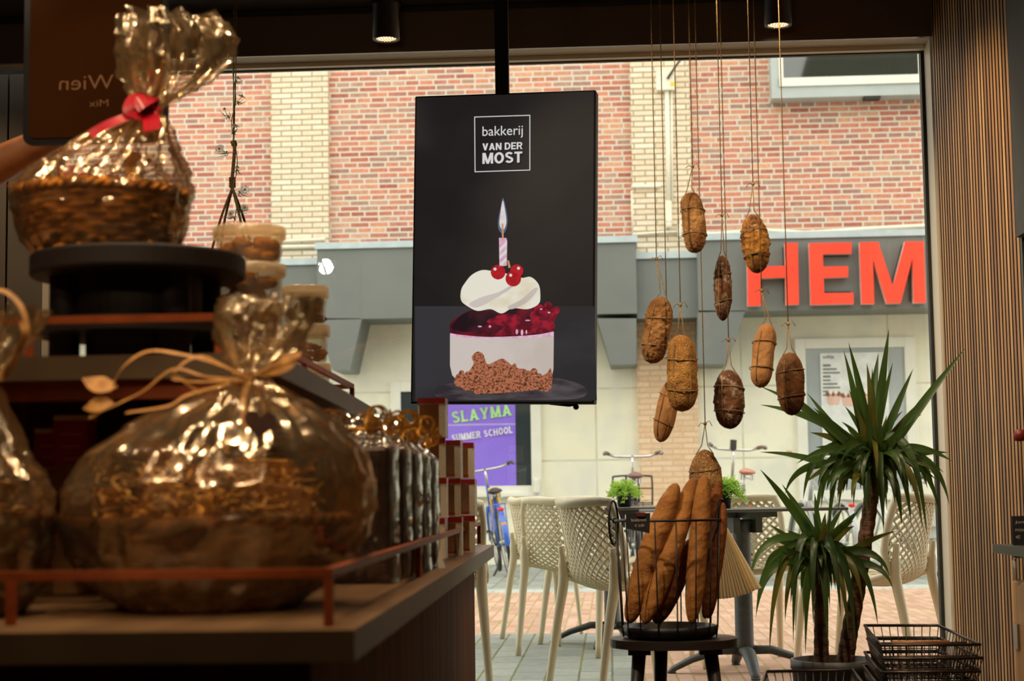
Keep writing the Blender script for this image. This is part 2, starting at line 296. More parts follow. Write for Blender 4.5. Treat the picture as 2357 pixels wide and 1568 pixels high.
def screenmat(name, col, col2=None, scale=20, k=.75, detail=5, stretch=(1,1,1), lo=.4, hi=.6):
    """ink shown on the lit display: emits its colour, glossy front"""
    m = pm(name, (.004,.004,.004,1), rough=.45, spec=.12); t = m.node_tree; b = t.nodes['Principled BSDF']; N = t.nodes; K = t.links
    b.inputs['Emission Strength'].default_value = k
    if col2:
        tcn = N.new('ShaderNodeTexCoord'); mp = N.new('ShaderNodeMapping'); mp.inputs['Scale'].default_value = stretch; K.new(tcn.outputs['Object'], mp.inputs[0])
        nz = N.new('ShaderNodeTexNoise'); nz.inputs['Scale'].default_value = scale; nz.inputs['Detail'].default_value = detail; K.new(mp.outputs[0], nz.inputs['Vector'])
        r = N.new('ShaderNodeValToRGB'); K.new(nz.outputs['Fac'], r.inputs[0]); r.color_ramp.elements[0].color = col2; r.color_ramp.elements[1].color = col
        r.color_ramp.elements[0].position = lo; r.color_ramp.elements[1].position = hi
        K.new(r.outputs[0], b.inputs['Emission Color'])
    else: b.inputs['Emission Color'].default_value = col
    return m
def leafmat(name, c1, c2, c3, k=.22):
    m = pm(name, c1, c2, 6, .38, spec=.5); t = m.node_tree; b = t.nodes['Principled BSDF']; N = t.nodes; K = t.links; out = N['Material Output']
    tl = N.new('ShaderNodeBsdfTranslucent'); tl.inputs[0].default_value = c3; mx = N.new('ShaderNodeMixShader'); mx.inputs[0].default_value = k
    K.new(b.outputs[0], mx.inputs[1]); K.new(tl.outputs[0], mx.inputs[2]); K.new(mx.outputs[0], out.inputs[0]); return m
WHITE = pm('white_paint', L(232,230,216), L(222,220,204), 3, .45)
BLACK = pm('black_metal', L(28,25,24), L(20,18,17), 20, .45)
# ------------------------------------------------------------------ shop room shell
YG = 6.20                                    # shop-window plane
M_floor = wood('floor_boards', L(92,70,50), L(66,48,34), 'Y', 3, .45)
M_ceil = wood('ceiling_boards', L(54,38,26), L(30,21,15), 'X', 4, .5)
M_bulk = pm('bulkhead_lacquer', L(122,113,110), L(116,107,104), 2, .22, spec=.6)
M_reveal = pm('reveal_paint', L(214,204,184), L(204,194,174), 3, .6)
M_frame = pm('frame_paint', L(244,238,220), L(238,230,212), 4, .4)
M_gasket = pm('gasket_rubber', L(40,44,40), L(30,33,30), 20, .6)
M_panel = pm('panel_grey', L(120,112,98), L(110,102,90), 2, .6)
M_plaster = pm('plaster_warm', L(150,112,72), L(130,96,62), 2, .7)
M_facadeshop = brickmat('own_facade_brick', [L(70,62,52), L(88,78,64), L(60,54,48)], L(110,104,92))
M_glass = filmmat('window_glass', (.985,.99,.98,1), .025, .5, .0)
zTop = P(1300, 136, 6.15).z; xL = P(138, 600, YG).x; xRr = P(2134, 600, YG).x; XR = xRr+.014       # XR: right-hand wall
zBulk = P(1300, 110, 6.05).z; CEIL = P(700, 30, 6.05).z
struct(MB().box((-4, -3.5, -.1), (XR+.1, 6.4, 0)).build('floor', M_floor))
struct(MB().box((-4, -3.5, CEIL), (XR+.1, 6.04, CEIL+.1)).build('ceiling', M_ceil))
struct(MB().box((-4.1, -3.5, 0), (-4, 6.4, CEIL)).build('wall_left', M_plaster))
struct(MB().box((-4.1, -3.6, 0), (XR+.1, -3.5, CEIL)).build('wall_back', M_plaster))
mb = MB().box((-4.1, 6.04, zBulk), (XR+.1, 6.06, CEIL+.1))           # dark face panels with fine joints
mb.box((-4.1, 6.06, zBulk), (XR+.1, 6.149, zBulk+.03), 1)
struct(mb.build('trim_bulkhead', [M_bulk, M_reveal]))
mb = MB().box((-4.1, 6.0, CEIL-.012), (XR+.02, 6.03, CEIL-.002))
struct(mb.build('trim_ceiling', M_gasket))
# grey grooved panels left of the window
mb = MB(); x = xL-.05
while x > -4.0:
    mb.box((max(x-.155, -4), 6.2, 0), (x-.004, 6.23, zBulk)); x -= .159
mb.box((-4, 6.23, 0), (xL-.05, 6.4, CEIL+.1), 1)
struct(mb.build('wall_front', [M_panel, M_gasket]))
# outer wall of this building above the shop window
mb = MB(); mb.box((-9, 6.3, zTop+.22), (4.1, 6.62, 6.6)); mb.box((-9, 6.3, 0), (-4.0, 6.62, zTop+.22)); mb.box((XR+.12, 6.3, 0), (9, 6.62, zTop+.22)); mb.box((4.1, 6.3, zTop+.22), (9, 6.62, 9.5))
mb.prism([(4.1,6.6),(4.1,9.5),(3.7,8.2),(3.1,7.5),(2.6,7.3),(2.6,6.6)], (0,.32,0), (0,6.3,0))
struct(mb.build('wall_outside', M_facadeshop))
# window: frame with gasket, one big pane
mb = MB(); d0, d1 = 6.15, 6.205
mb.box((xL-.05, d0, zTop), (XR, d1, zTop+.24)); mb.box((xL-.05, d0, 0), (xL, d1, zTop)); mb.box((xRr+.012, 6.062, 0), (XR+.1, 6.26, zTop+.24)); mb.box((xL, d0, 0), (xRr+.012, d1, .07))
win = struct(mb.build('window_1', M_frame))
g = MB(); g.box((xL, 6.185, zTop-.004), (xRr+.012, 6.205, zTop)); g.box((xRr, 6.18, .07), (xRr+.012, 6.22, zTop)); g.box((xL, 6.18, .07), (xL+.01, 6.22, zTop))
g.build('gasket', M_gasket, win)
MB().box((xL, YG-.003, .07), (xRr, YG+.003, zTop)).build('pane', M_glass, win)
# right wall: slatted oak panelling running from the window towards the room
M_slats = [wood('oak_slat', L(190,142,82), L(152,106,56), 'Z', 3, .5), wood('oak_slat_dark', L(164,116,64), L(126,84,44), 'Z', 3, .5), wood('oak_slat_pale', L(210,164,102), L(172,126,72), 'Z', 3, .5)]
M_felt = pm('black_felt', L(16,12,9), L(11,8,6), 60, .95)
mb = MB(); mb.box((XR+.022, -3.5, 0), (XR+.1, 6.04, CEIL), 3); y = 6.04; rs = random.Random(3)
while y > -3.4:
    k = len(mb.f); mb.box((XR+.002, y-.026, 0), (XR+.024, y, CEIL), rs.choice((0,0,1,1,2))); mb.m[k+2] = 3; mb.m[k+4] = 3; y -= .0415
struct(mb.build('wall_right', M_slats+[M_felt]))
# ------------------------------------------------------------------ street
M_slab = brickmat('grey_paver', [L(128,134,126), L(150,154,144), L(140,144,136), L(158,162,150)], L(98,104,84), .30, .15, .006, ('Y','X'), .8, .3, soil=L(118,118,70), var=.25)
M_clink = brickmat('red_clinker', [L(186,148,126), L(204,168,146), L(176,138,116), L(196,158,136)], L(170,148,112), .2, .072, .006, ('Y','X'), .85, .3, soil=L(150,140,76), var=.3)
M_strip = brickmat('pale_kerb', [L(168,174,166), L(184,188,178), L(174,178,168)], L(140,146,130), .5, .3, .006, ('X','Y'), .8, .2)
def ground(name, x0, x1, y0, y1, m, z=0): return struct(MB().box((x0, y0, -.1), (x1, y1, z)).build(name, m))
xs = .10
ground('street_paving', -12, xs, 6.4, 9.93, M_slab); ground('street_paving', xs, 12, 6.4, 9.93, M_clink)
ground('street_paving', -12, 12, 9.93, 14.05, M_clink); ground('street_kerb', -12, 12, 14.05, 14.6, M_strip); ground('street_paving', -12, 12, 14.6, 19.9, M_slab)
# ------------------------------------------------------------------ building across the street
YW, YF = 19.7, 19.0
B_red = [L(200,132,108), L(188,120,98), L(166,100,84), L(194,122,100), L(208,138,110), L(178,116,100), L(160,126,112), L(204,160,132), L(184,114,94), L(214,158,122), L(162,128,112)]
M_red = brickmat('red_brick', B_red, L(208,200,182), .235, .0663, .0105, var=.5, sq=.72)
M_pale = brickmat('pale_brick', [L(232,216,190), L(222,202,174), L(238,224,200), L(228,208,180), L(232,212,184)], L(172,156,124), .25, .0663, .009, bump=.9)
M_pink = brickmat('pink_brick', [L(232,196,160), L(222,184,148), L(240,208,174), L(226,190,158)], L(206,180,146), .25, .0663, .01)
M_fascia = pm('grey_fascia', L(114,118,113), L(108,112,107), 2, .5)
M_fascia_in = pm('grey_soffit', L(120,122,112), L(112,114,104), 2, .6)
M_zinc = pm('zinc_coping', L(196,210,212), L(184,198,200), 9, .35, .3)
def cladmat():
    m = brickmat('cream_cladding', [L(240,236,212), L(236,230,202), L(242,238,218)], L(200,194,168), 1.72, .845, .012, rough=.55, bump=.15, off=0, var=.12)
    t = m.node_tree; N = t.nodes; K = t.links; b = N['Principled BSDF']
    src = b.inputs['Base Color'].links[0].from_socket; tcn = N.new('ShaderNodeTexCoord'); nz = N.new('ShaderNodeTexNoise'); nz.inputs['Scale'].default_value = 2.6; nz.inputs['Detail'].default_value = 4; K.new(tcn.outputs['Object'], nz.inputs[0])
    r = N.new('ShaderNodeValToRGB'); K.new(nz.outputs['Fac'], r.inputs[0]); r.color_ramp.elements[0].position = .42; r.color_ramp.elements[1].position = .68
    mx = N.new('ShaderNodeMix'); mx.data_type = 'RGBA'; K.new(r.outputs[0], mx.inputs[0]); K.new(src, mx.inputs[6]); mx.inputs[7].default_value = L(222,220,204); K.new(mx.outputs[2], b.inputs['Base Color']); return m
M_clad = cladmat()
M_paneS = pm('street_pane', L(58,66,68), L(48,56,58), 1.2, .06, spec=.9)
M_paneBlue = pm('bluish_pane', L(178,184,182), L(150,158,158), 1.0, .08, spec=.8)
bld = thing('shop_building', 'long brick shop building across the street with grey canopy and cream wall panels', 'building', (0, YW, 0))
def W(px, py, Y=YW): q = P(px, py, Y); return (q.x, q.z)          # facade coordinates of a photo point
def wbox(mb, x0, x1, z0, z1, front, back=0.0, m=0): return mb.box((x0, -front, z0), (x1, -back, z1), m)   # local y: 0 = wall face
zCan = W(1300, 640)[1]
wbox(MB(), -9, 9, zCan-.3, 8.5, 0, -.3).build('brick_wall', M_red, bld)
clad = wbox(MB(), -9, 9, 0, zCan-.3, 0, -.3).build('wall_cladding', M_clad, bld)
clad.location = (W(1374, 1059)[0], 0, 0)
for i in range(len(clad.data.vertices)): clad.data.vertices[i].co.x -= clad.location.x
dz = W(1374, 1059)[1]; clad.location.z = dz
for v_ in clad.data.vertices: v_.co.z -= dz
xa, xb = W(626, 300)[0], W(757, 300)[0]; wbox(MB(), xa, xb, zCan-.2, 8.5, .07).build('pilaster', M_pale, bld)
xa, xb = W(1453, 300)[0], W(1588, 300)[0]; wbox(MB(), xa, xb, zCan-.2, 8.5, .07).build('pilaster', M_pale, bld)
xa, xb = W(1467, 900)[0], W(1605, 900)[0]; wbox(MB(), xa, xb, 0, zCan, .07).build('brick_pier', M_pink, bld)
PR = YW-YF
def FP(px, py): return W(px, py, YF)
def canopy(x0, x1, ztop, zbot, brackets, depth=PR):
    mb = MB(); wbox(mb, x0, x1, zbot, ztop, depth)
    c = mb.build('canopy_fascia', M_fascia, bld)
    k = MB(); wbox(k, x0-.02, x1+.02, ztop, ztop+.075, depth+.03); k.build('coping', M_zinc, c)
    for poly in brackets: MB().prism(poly, (0, depth-.001, 0), (0, -depth, 0)).build('canopy_bracket', M_fascia, c)
    return c
# left canopy with a bracket at each end
x0, x1 = FP(730, 650)[0], FP(1465, 650)[0]; zt, zb = FP(1100, 566)[1], FP(900, 733)[1]
lb = [FP(728,733), FP(833,733), FP(806,852), FP(765,852)]; rb = [FP(1465,733), FP(1465,838), FP(1406,840), FP(1374,733)]
canopy(x0, x1, zt, zb, [lb, rb])
x0b, x1b = FP(1465, 650)[0], FP(1606, 650)[0]; zt2, zb2 = FP(1530, 592)[1], FP(1530, 730)[1]
canopy(x0b+.001, x1b-.001, zt2, zb2, [], PR-.12)
x2, x3 = x1b, 9; zt3, zb3 = FP(1700, 552)[1], FP(1800, 715)[1]
rb2 = [FP(1606,715), FP(1716,715), FP(1673,838), FP(1606,838)]
canopy(x2, x3, zt3, zb3, [rb2])
canopy(-9, x0-.001, FP(690, 607)[1], FP(690, 745)[1], [], PR-.12)
# thin panel joints on the fascia
mb = MB()
for px in (830, 1100): a = FP(px, 575); MB().box((a[0]-.006, -PR-.002, zb), (a[0]+.006, -PR+.01, zt)).build('panel_joint', M_fascia_in, bld)
a = FP(1680, 640); mb.box((a[0]-.005, -PR-.002, zb3), (a[0]+.005, -PR+.01, zt3)); mb.build('panel_joint', M_fascia_in, bld)
# conduits, sockets
M_pipe = pm('white_pipe', L(236,230,208), L(226,220,198), 8, .5)
def wp(px, py, off): q = W(px, py); return (q[0], -off, q[1])
def pipe(pts, r, name='conduit', off=.1): return MB().tube([wp(a, b, off) for a, b in pts], r, 8).build(name, M_pipe, bld)
pipe([(1534,205),(1537,350),(1538,470)], .03); pipe([(1545,212),(1546,350),(1547,470)], .012)
mb = MB(); a = wp(1509,172,0); b = wp(1553,214,0); mb.box((a[0], -.16, b[2]), (b[0], -.07, a[2])); bevel(mb.build('junction_box', M_pipe, bld), .012)
mb = MB(); a = wp(1548,196,0); b = wp(1553,205,0); mb.box((a[0]-.03, -.166, b[2]), (b[0], -.15, a[2])); mb.build('yellow_sticker', pm('yellow_label', L(236,200,60), rough=.6), bld)
MB().tube([wp(1535,190,.18), wp(1555,160,.2), wp(1590,120,.3), wp(1640,60,.5)], .014, 8).build('cable', pm('dark_cable', L(70,66,52), rough=.6), bld)
mb = MB(); a = wp(1530,468,0); b = wp(1546,515,0); mb.box((a[0], -.16, b[2]), (b[0], -.07, a[2])); mb.lathe([(.0,-.06),(.035,-.06),(.04,0),(.03,.02)], 14, ((a[0]+b[0])/2, -.12, b[2]-.01)); bevel(mb.build('wall_light', M_pipe, bld), .008)
pipe([(1453,433),(1520,432)], .02); pipe([(1455,440),(1457,545)], .017, off=.04); pipe([(1456,543),(1520,538),(1562,536)], .016)
pipe([(1564,536),(1640,541),(1700,537),(1760,532),(1850,538),(1940,533),(2020,527),(2200,518)], .026, off=.06)
mb = MB(); a = wp(1559,520,0); b = wp(1567,548,0); mb.box((a[0], -.13, b[2]), (b[0], -.05, a[2])); bevel(mb.build('pipe_clip', M_pipe, bld), .006)
pipe([(560,561),(700,556),(752,554)], .02, off=.1); pipe([(560,573),(735,570)], .025, off=.1)
# upper bay window box
bw = MB(); a = wp(1772,242,0); xr = W(2235,150)[0]; zlo = a[2]+.02; bw.box((a[0], -.26, zlo), (xr, 0, zlo+2.4)); bay = bw.build('bay_window', pm('bay_grey', L(176,184,180), L(168,176,172), 3, .5), bld)
fr = MB(); f0 = W(1787,150)[0]; f1 = W(2121,150)[0]; fz = W(1900,209)[1]; gz = W(1900,190)[1]
fr.box((f0,-.275,fz),(f0+.05,-.2,fz+2)); fr.box((f1-.09,-.275,fz),(f1,-.2,fz+2)); fr.box((f0,-.285,fz),(f1,-.2,gz)); fr.build('window_frame', WHITE, bay)
M_mirror = pm('dark_reflecting_pane', L(46,52,44), L(40,46,40), 1, .03, spec=1.0, coat=1)
MB().box((f0+.05,-.266,gz),(f1-.09,-.25,gz+1.8)).build('pane', M_mirror, bay)
mb = MB(); q = W(2000,238); mb.box((q[0]-.09,-.25,zlo-.03),(q[0]+.1,-.1,zlo+.002)); mb.build('drain_spout', M_gasket, bay)
# shop window with the purple poster and dark glass
def window(name, px0, px1, py0, py1, fw, sill=None, pane=M_paneS, mull=()):
    x0, z1 = W(px0, py0); x1, z0 = W(px1, py1); mb = MB(); d = .06
    mb.box((x0,-d,z0),(x0+fw,.02,z1)); mb.box((x1-fw,-d,z0),(x1,.02,z1)); mb.box((x0+fw,-d,z1-fw),(x1-fw,.02,z1)); mb.box((x0+fw,-d,z0),(x1-fw,.02,z0+fw))
    for m_ in mull: xm = W(m_, py0)[0]; mb.box((xm-fw*.35,-d,z0+fw),(xm+fw*.35,.02,z1-fw))
    o = mb.build(name, WHITE, bld); bevel(o, .006)
    MB().box((x0+fw,-.03,z0+fw),(x1-fw,-.01,z1-fw)).build('pane', pane, o); return o
swin = window('shop_window', 900, 1248, 880, 1141, .12)
MB().box((W(900,1141)[0]-.03,-.1,W(900,1141)[1]-.03),(W(1252,1141)[0],.02,W(900,1141)[1]+.01)).build('sill', WHITE, swin)
q = W(1236,1120); mb = MB(); mb.box((q[0]-.04,-.14,q[1]-.09),(q[0]+.04,-.05,q[1]+.1)); bevel(mb.build('letter_slot', WHITE, swin), .03, 3)
case = window('display_case', 1828, 2116, 781, 1150, .12, pane=M_paneBlue)
q0 = W(1846,1150); q1 = W(1862,1210); MB().box((q0[0],-.08,0),(q0[0]+.1,.02,q0[1])).build('post', WHITE, case)
# posters behind the glass
pp = thing('purple_poster', 'purple SLAYMA SUMMER SCHOOL poster in the white shop window across the street', 'poster', (0, YW-.035, 0))
M_purple = pm('purple_ink', L(146,118,226), L(138,108,220), 2, .4); M_ptext = pm('white_ink', L(240,238,236), rough=.5); M_lime = pm('lime_ink', L(176,228,150), rough=.5); M_pline = pm('pale_line', L(196,182,226), rough=.5)
xA, zA = W(1000, 880); xB, zB = W(1189, 1127); MB().box((xA,-.004,zB),(xB,.004,zA)).build('poster_sheet', M_purple, pp)
mb = MB(); zl = W(1100, 978)[1]; mb.box((xA,-.006,zl-.008),(xB,-.0035,zl+.008)); mb.build('fold_line', M_pline, pp)
mb = MB(); o = W(1043, 975); e = W(1178, 957); wd = hypot(e[0]-o[0], e[1]-o[1]); u = V((e[0]-o[0], 0, e[1]-o[1])).normalized(); v_ = V((-u.z, 0, u.x))
put_glyphs(mb, 'SLAYMA', V((o[0],-.007,o[1])), u, v_, wd, .135, 0, True); mb.build('heading', M_lime, pp)
mb = MB(); o = W(1042, 1017); e = W(1181, 997); wd = hypot(e[0]-o[0], e[1]-o[1]); u = V((e[0]-o[0], 0, e[1]-o[1])).normalized(); v_ = V((-u.z, 0, u.x))
put_glyphs(mb, 'SUMMER', V((o[0],-.007,o[1])), u, v_, wd*.47, .078, 0, True); mb.build('subheading', M_ptext, pp); mb = MB(); put_glyphs(mb, 'SCHOOL', V((o[0],-.007,o[1]))+u*wd*.53, u, v_, wd*.47, .078, 0, True); mb.build('subheading', M_ptext, pp)
# menu poster inside the display case
mp_ = thing('menu_poster', 'white softijs menu poster with ice-cream pictures in the glazed case across the street', 'poster', (0, YW-.04, 0))
xA, zA = W(1886, 814); xB, zB = W(2049, 1040); MB().box((xA,-.004,zB),(xB,.004,zA)).build('poster_sheet', pm('menu_paper', L(230,232,226), rough=.5), mp_)
mb = MB(); M_ink = pm('grey_ink', L(120,122,118), rough=.6); o = W(1893, 829); put_text(mb, 'softijs', (o[0],-.006,o[1]), (1,0,0), (0,0,1), .13, None, .02); mb.build('menu_heading', M_ink, mp_); mb = MB()
for i in range(9):
    o = W(1893, 842+i*8.5); wd = (.08,.16,.2,.13,.09,.17,.2,.18,.06)[i]; mb.box((o[0],-.0055,o[1]-.012),(o[0]+wd,-.0035,o[1]+.008)) if i not in (0,3) else mb.box((o[0],-.0055,o[1]-.014),(o[0]+.09,-.0035,o[1]+.012))
mb.build('menu_text', M_ink, mp_)
ice = [pm('ice_cup', L(232,190,170), rough=.5), pm('ice_choc', L(140,92,72), rough=.5), pm('ice_cream', L(240,232,214), rough=.5)]
for px, py in ((1917,915),(1952,918),(2000,915)):
    o = W(px, py); mb = MB(); c = V((o[0],-.006,o[1])); mb.prism([(-.06,-.09),(.06,-.09),(.085,.02),(-.085,.02)], (0,-.001,0), c, m=0)
    for k in range(5): mb.ball(c+V((-.06+.03*k, 0, .035+.02*(k % 2))), (.032,.002,.032), 10, 6, 1 if k % 2 == 0 else 2)
    mb.build('ice_picture', ice, mp_)
# red letters on the right canopy
M_letter = pm('red_acrylic', L(250,84,62), L(246,78,58), 2, .12, coat=.6, spec=.7); M_lside = pm('letter_return', L(246,206,196), rough=.5)
def letter(poly, label):
    pts = [W(a, b, YF-.12) for a, b in poly]; t = thing('sign_letter', label, 'letter', (0, YF-.12, 0), 0, 'red letters on the grey canopy')
    MB().prism(pts, (0,-.012,0)).build('letter_face', M_letter, t); MB().prism(pts, (0,.09,0)).build('letter_return', M_lside, t)
    MB().prism([((x-pts[0][0])*.9+pts[0][0]+.03, (z-pts[0][1])*.9+pts[0][1]-.03) for x, z in pts], (0,.031,0), (0,.09,0)).build('letter_mount', M_gasket, t)
letter([(1719,562),(1751,562),(1751,614),(1808,612),(1806,560),(1836,559),(1839,701),(1809,702),(1808,639),(1751,641),(1751,704),(1721,705)], 'big red letter H, first of the sign on the grey canopy')
letter([(1862,560),(1960,558),(1960,584),(1894,585),(1895,614),(1952,613),(1952,638),(1896,640),(1897,675),(1964,674),(1965,700),(1866,702)], 'big red letter E, middle of the sign on the grey canopy')
letter([(1978,558),(2021,557),(2055,660),(2083,556),(2126,556),(2131,697),(2103,698),(2100,595),(2073,698),(2041,699),(2009,597),(2012,700),(1983,700)], 'big red letter M at the right end of the visible sign')
# ------------------------------------------------------------------ terrace chairs
M_chair = pm('taupe_plastic', L(224,212,180), L(216,204,170), 5, .42, spec=.4)
def chair_surf(s, t):
    """s -1..1 across, t 0 (front lip of the seat) .. 1 (top of the back); chair faces +y"""
    prof = [(.235,.445),(.12,.436),(-.03,.425),(-.14,.43),(-.205,.475),(-.235,.55),(-.258,.64),(-.28,.73),(-.30,.80)]
    k = t*(len(prof)-1); i = min(int(k), len(prof)-2); f = k-i
    p0 = prof[max(i-1,0)]; p1 = prof[i]; p2 = prof[i+1]; p3 = prof[min(i+2,len(prof)-1)]
    c = [.5*((2*p1[q])+(p2[q]-p0[q])*f+(2*p0[q]-5*p1[q]+4*p2[q]-p3[q])*f*f+(3*p1[q]-p0[q]-3*p2[q]+p3[q])*f**3) for q in (0,1)]
    back = max(0, min(1, (t-.42)/.25)); hw = .235+.012*sin(pi*min(1,t*1.4))-.035*max(0,(t-.75)/.25)**2
    y = c[0]+back*(.085*s*s); z = c[1]+(1-back)*.03*s*s-.035*max(0,(t-.8)/.2)*(1-abs(s))**1*.6
    return V((hw*s, y, z))
def make_chair(label):
    t = thing('terrace_chair', label, 'chair', (0,0,0), 0, 'taupe lattice chairs on the terrace')
    mb = MB(); nx, ny = 13, 20
    def clipline(c, sgn):
        # line s = sgn*(t*q) + c in lattice space
        pts = []
        for i in range(61):
            tt = .045+.895*i/60; s = c+sgn*(tt*ny/nx*2)
            if abs(s) <= .93: pts.append(chair_surf(s, tt))
            elif pts: break
        return pts
    step = 2/nx*1.06; tot = ny/nx*2
    k = -1-tot
    while k < 1+tot:
        for sgn in (1,-1):
            p = clipline(k if sgn == 1 else -k, sgn)
            if len(p) > 2: mb.tube(p, .0042, 4, smooth=True, flat=1.7, caps=False)
        k += step
    mb.build('lattice', M_chair, t)
    rim = []
    for i in range(13): rim.append(chair_surf(-.97, .03+.93*i/12))
    for i in range(1,12): s = -.97+1.94*i/12; rim.append(chair_surf(s, .97+.03*(1-abs(s))))
    for i in range(13): rim.append(chair_surf(.97, .96-.93*i/12))
    for i in range(1,12): s = .97-1.94*i/12; rim.append(chair_surf(s, .03))
    mb = MB(); rr = [.016]*len(rim)
    for i in range(12,25): rr[i] = .021
    mb.tube(rim, rr, 8, closed=True); mb.build('rim', M_chair, t)
    for sx in (-1,1):
        MB().tube(curve_pts([(sx*.215,-.215,.60),(sx*.212,-.205,.47),(sx*.214,-.235,.3),(sx*.22,-.285,0)], 5), [.014]*3+[.022]*5+[.021-.0009*i for i in range(8)], 10).build('leg', M_chair, t)
        MB().tube(curve_pts([(sx*.215,.14,.435),(sx*.215,.19,.40),(sx*.218,.215,.25),(sx*.222,.245,0)], 5), [.024-.0009*i for i in range(16)], 10).build('leg', M_chair, t)
    return t
ch0 = make_chair('taupe lattice chair whose back stands in front of the bread basket handle, seen from behind')
def place_chair(o, x, y, head, label=None): o.location = (x, y, 0); o.rotation_euler = (0,0,-radians(head)); o['label'] = label or o['label']; return o
place_chair(ch0, .085, 6.97, 60)
# chair behind it to the left
place_chair(copy_tree(ch0), -.17, 8.77, 22, 'taupe lattice chair, middle of the three backs at the left terrace table')
place_chair(copy_tree(ch0), -.27, 9.55, 58, 'taupe lattice chair mostly hidden behind the middle chair at the left table')
place_chair(copy_tree(ch0), -.80, 6.92, -22, 'taupe lattice chair showing only its back edge behind the red-lidded boxes')
place_chair(copy_tree(ch0), .63, 8.12, 176, 'taupe lattice chair tucked behind the right terrace table, facing the shop')
place_chair(copy_tree(ch0), 1.07, 7.12, -60, 'taupe lattice chair behind the tall yucca, next to the slatted wall')
# ------------------------------------------------------------------ terrace tables
M_table = pm('anthracite_top', L(78,80,76), L(68,70,66), 12, .35); M_col = pm('anthracite_iron', L(62,66,66), L(54,58,58), 40, .5)
def make_table(label):
    t = thing('terrace_table', label, 'table', (0,0,0), 0, 'dark square terrace tables')
    bevel(MB().box((-.35,-.35,.728),(.35,.35,.742)).build('tabletop', M_table, t), .004)
    MB().lathe([(.0,.08),(.05,.08),(.042,.13),(.04,.66),(.045,.69),(0,.69)], 20).build('column', M_col, t)
    mb = MB(); mb.box((-.16,-.05,.70),(.16,.05,.727)); mb.box((-.05,-.16,.70),(.05,.16,.727)); mb.box((-.075,-.06,.63),(-.04,.06,.70)); mb.box((.04,-.06,.63),(.075,.06,.70)); mb.build('tilt_bracket', M_col, t)
    for k in range(4):
        a = radians(-22)+k*pi/2; d = V((cos(a), sin(a), 0)); n = V((-d.y, d.x, 0)); mb = MB()
        mb.tube([d*.03+V((0,0,.1)), d*.12+V((0,0,.1)), d*.24+V((0,0,.062)), d*.33+V((0,0,.018)), d*.345+V((0,0,.003))], [.034,.033,.028,.022,.018], 10, flat=.6)
        mb.lathe([(0,0),(.02,0),(.02,.012),(0,.012)], 10, tuple(d*.335)); mb.build('foot', M_col, t)
    return t
tb0 = make_table('dark square terrace table on the right, folding bracket under its top'); tb0.location = (.60, 7.72, 0); tb0.rotation_euler = (0,0,radians(25))
tb1 = copy_tree(tb0); tb1['label'] = 'dark square terrace table on the left, with a bushy green plant on it'; tb1.location = (.0, 9.22, 0); tb1.rotation_euler = (0,0,radians(8))
# ------------------------------------------------------------------ little potted plants on the tables
M_potb = pm('black_pot', L(34,34,32), L(26,26,24), 30, .5); M_lime2 = leafmat('fern_green', L(190,222,100), L(150,196,76), L(200,226,100), .4)
def table_plant(loc, seed, label):
    t = thing('potted_plant', label, 'plant', loc, 0, 'plants on the terrace tables'); t.scale = (.8,.8,.8); rs = random.Random(seed)
    MB().lathe([(0,0),(.042,0),(.056,.1),(.058,.115),(.052,.115),(.05,.1),(0,.1)], 20).build('pot', M_potb, t)
    mb = MB()
    for k in range(150):
        a = rs.uniform(0, 2*pi); l = rs.uniform(.06,.13); e = rs.uniform(.15,1.4); d = V((cos(a)*cos(e), sin(a)*cos(e), sin(e))); p = [V((cos(a)*.03, sin(a)*.03, .1))]
        for s in range(1,6): f = s/5; p.append(p[0]+d*l*f+V((0,0,-l*.65*f*f*(1.2-e*.5))))
        mb.ribbon(p, [.003]*6, (cos(a+1),sin(a+1),.3))
        for s in range(1,6):
            for q in range(5): b = rs.uniform(0,2*pi); dd = V((cos(b),sin(b),rs.uniform(-.2,.9)))*rs.uniform(.012,.024); mb.ribbon([p[s], p[s]+dd*.5, p[s]+dd], [.002,.006,.001], (sin(b),cos(b),.4))
    mb.build('foliage', M_lime2, t); return t
q = P(1437, 1164, 9.15); table_plant((q.x, 9.15, .742), 4, 'bushy lime-green plant in a black pot on the left terrace table')
q = P(1664, 1164, 7.7); table_plant((q.x, 7.7, .742), 9, 'lime-green plant on the right terrace table, half hidden by hanging bread')
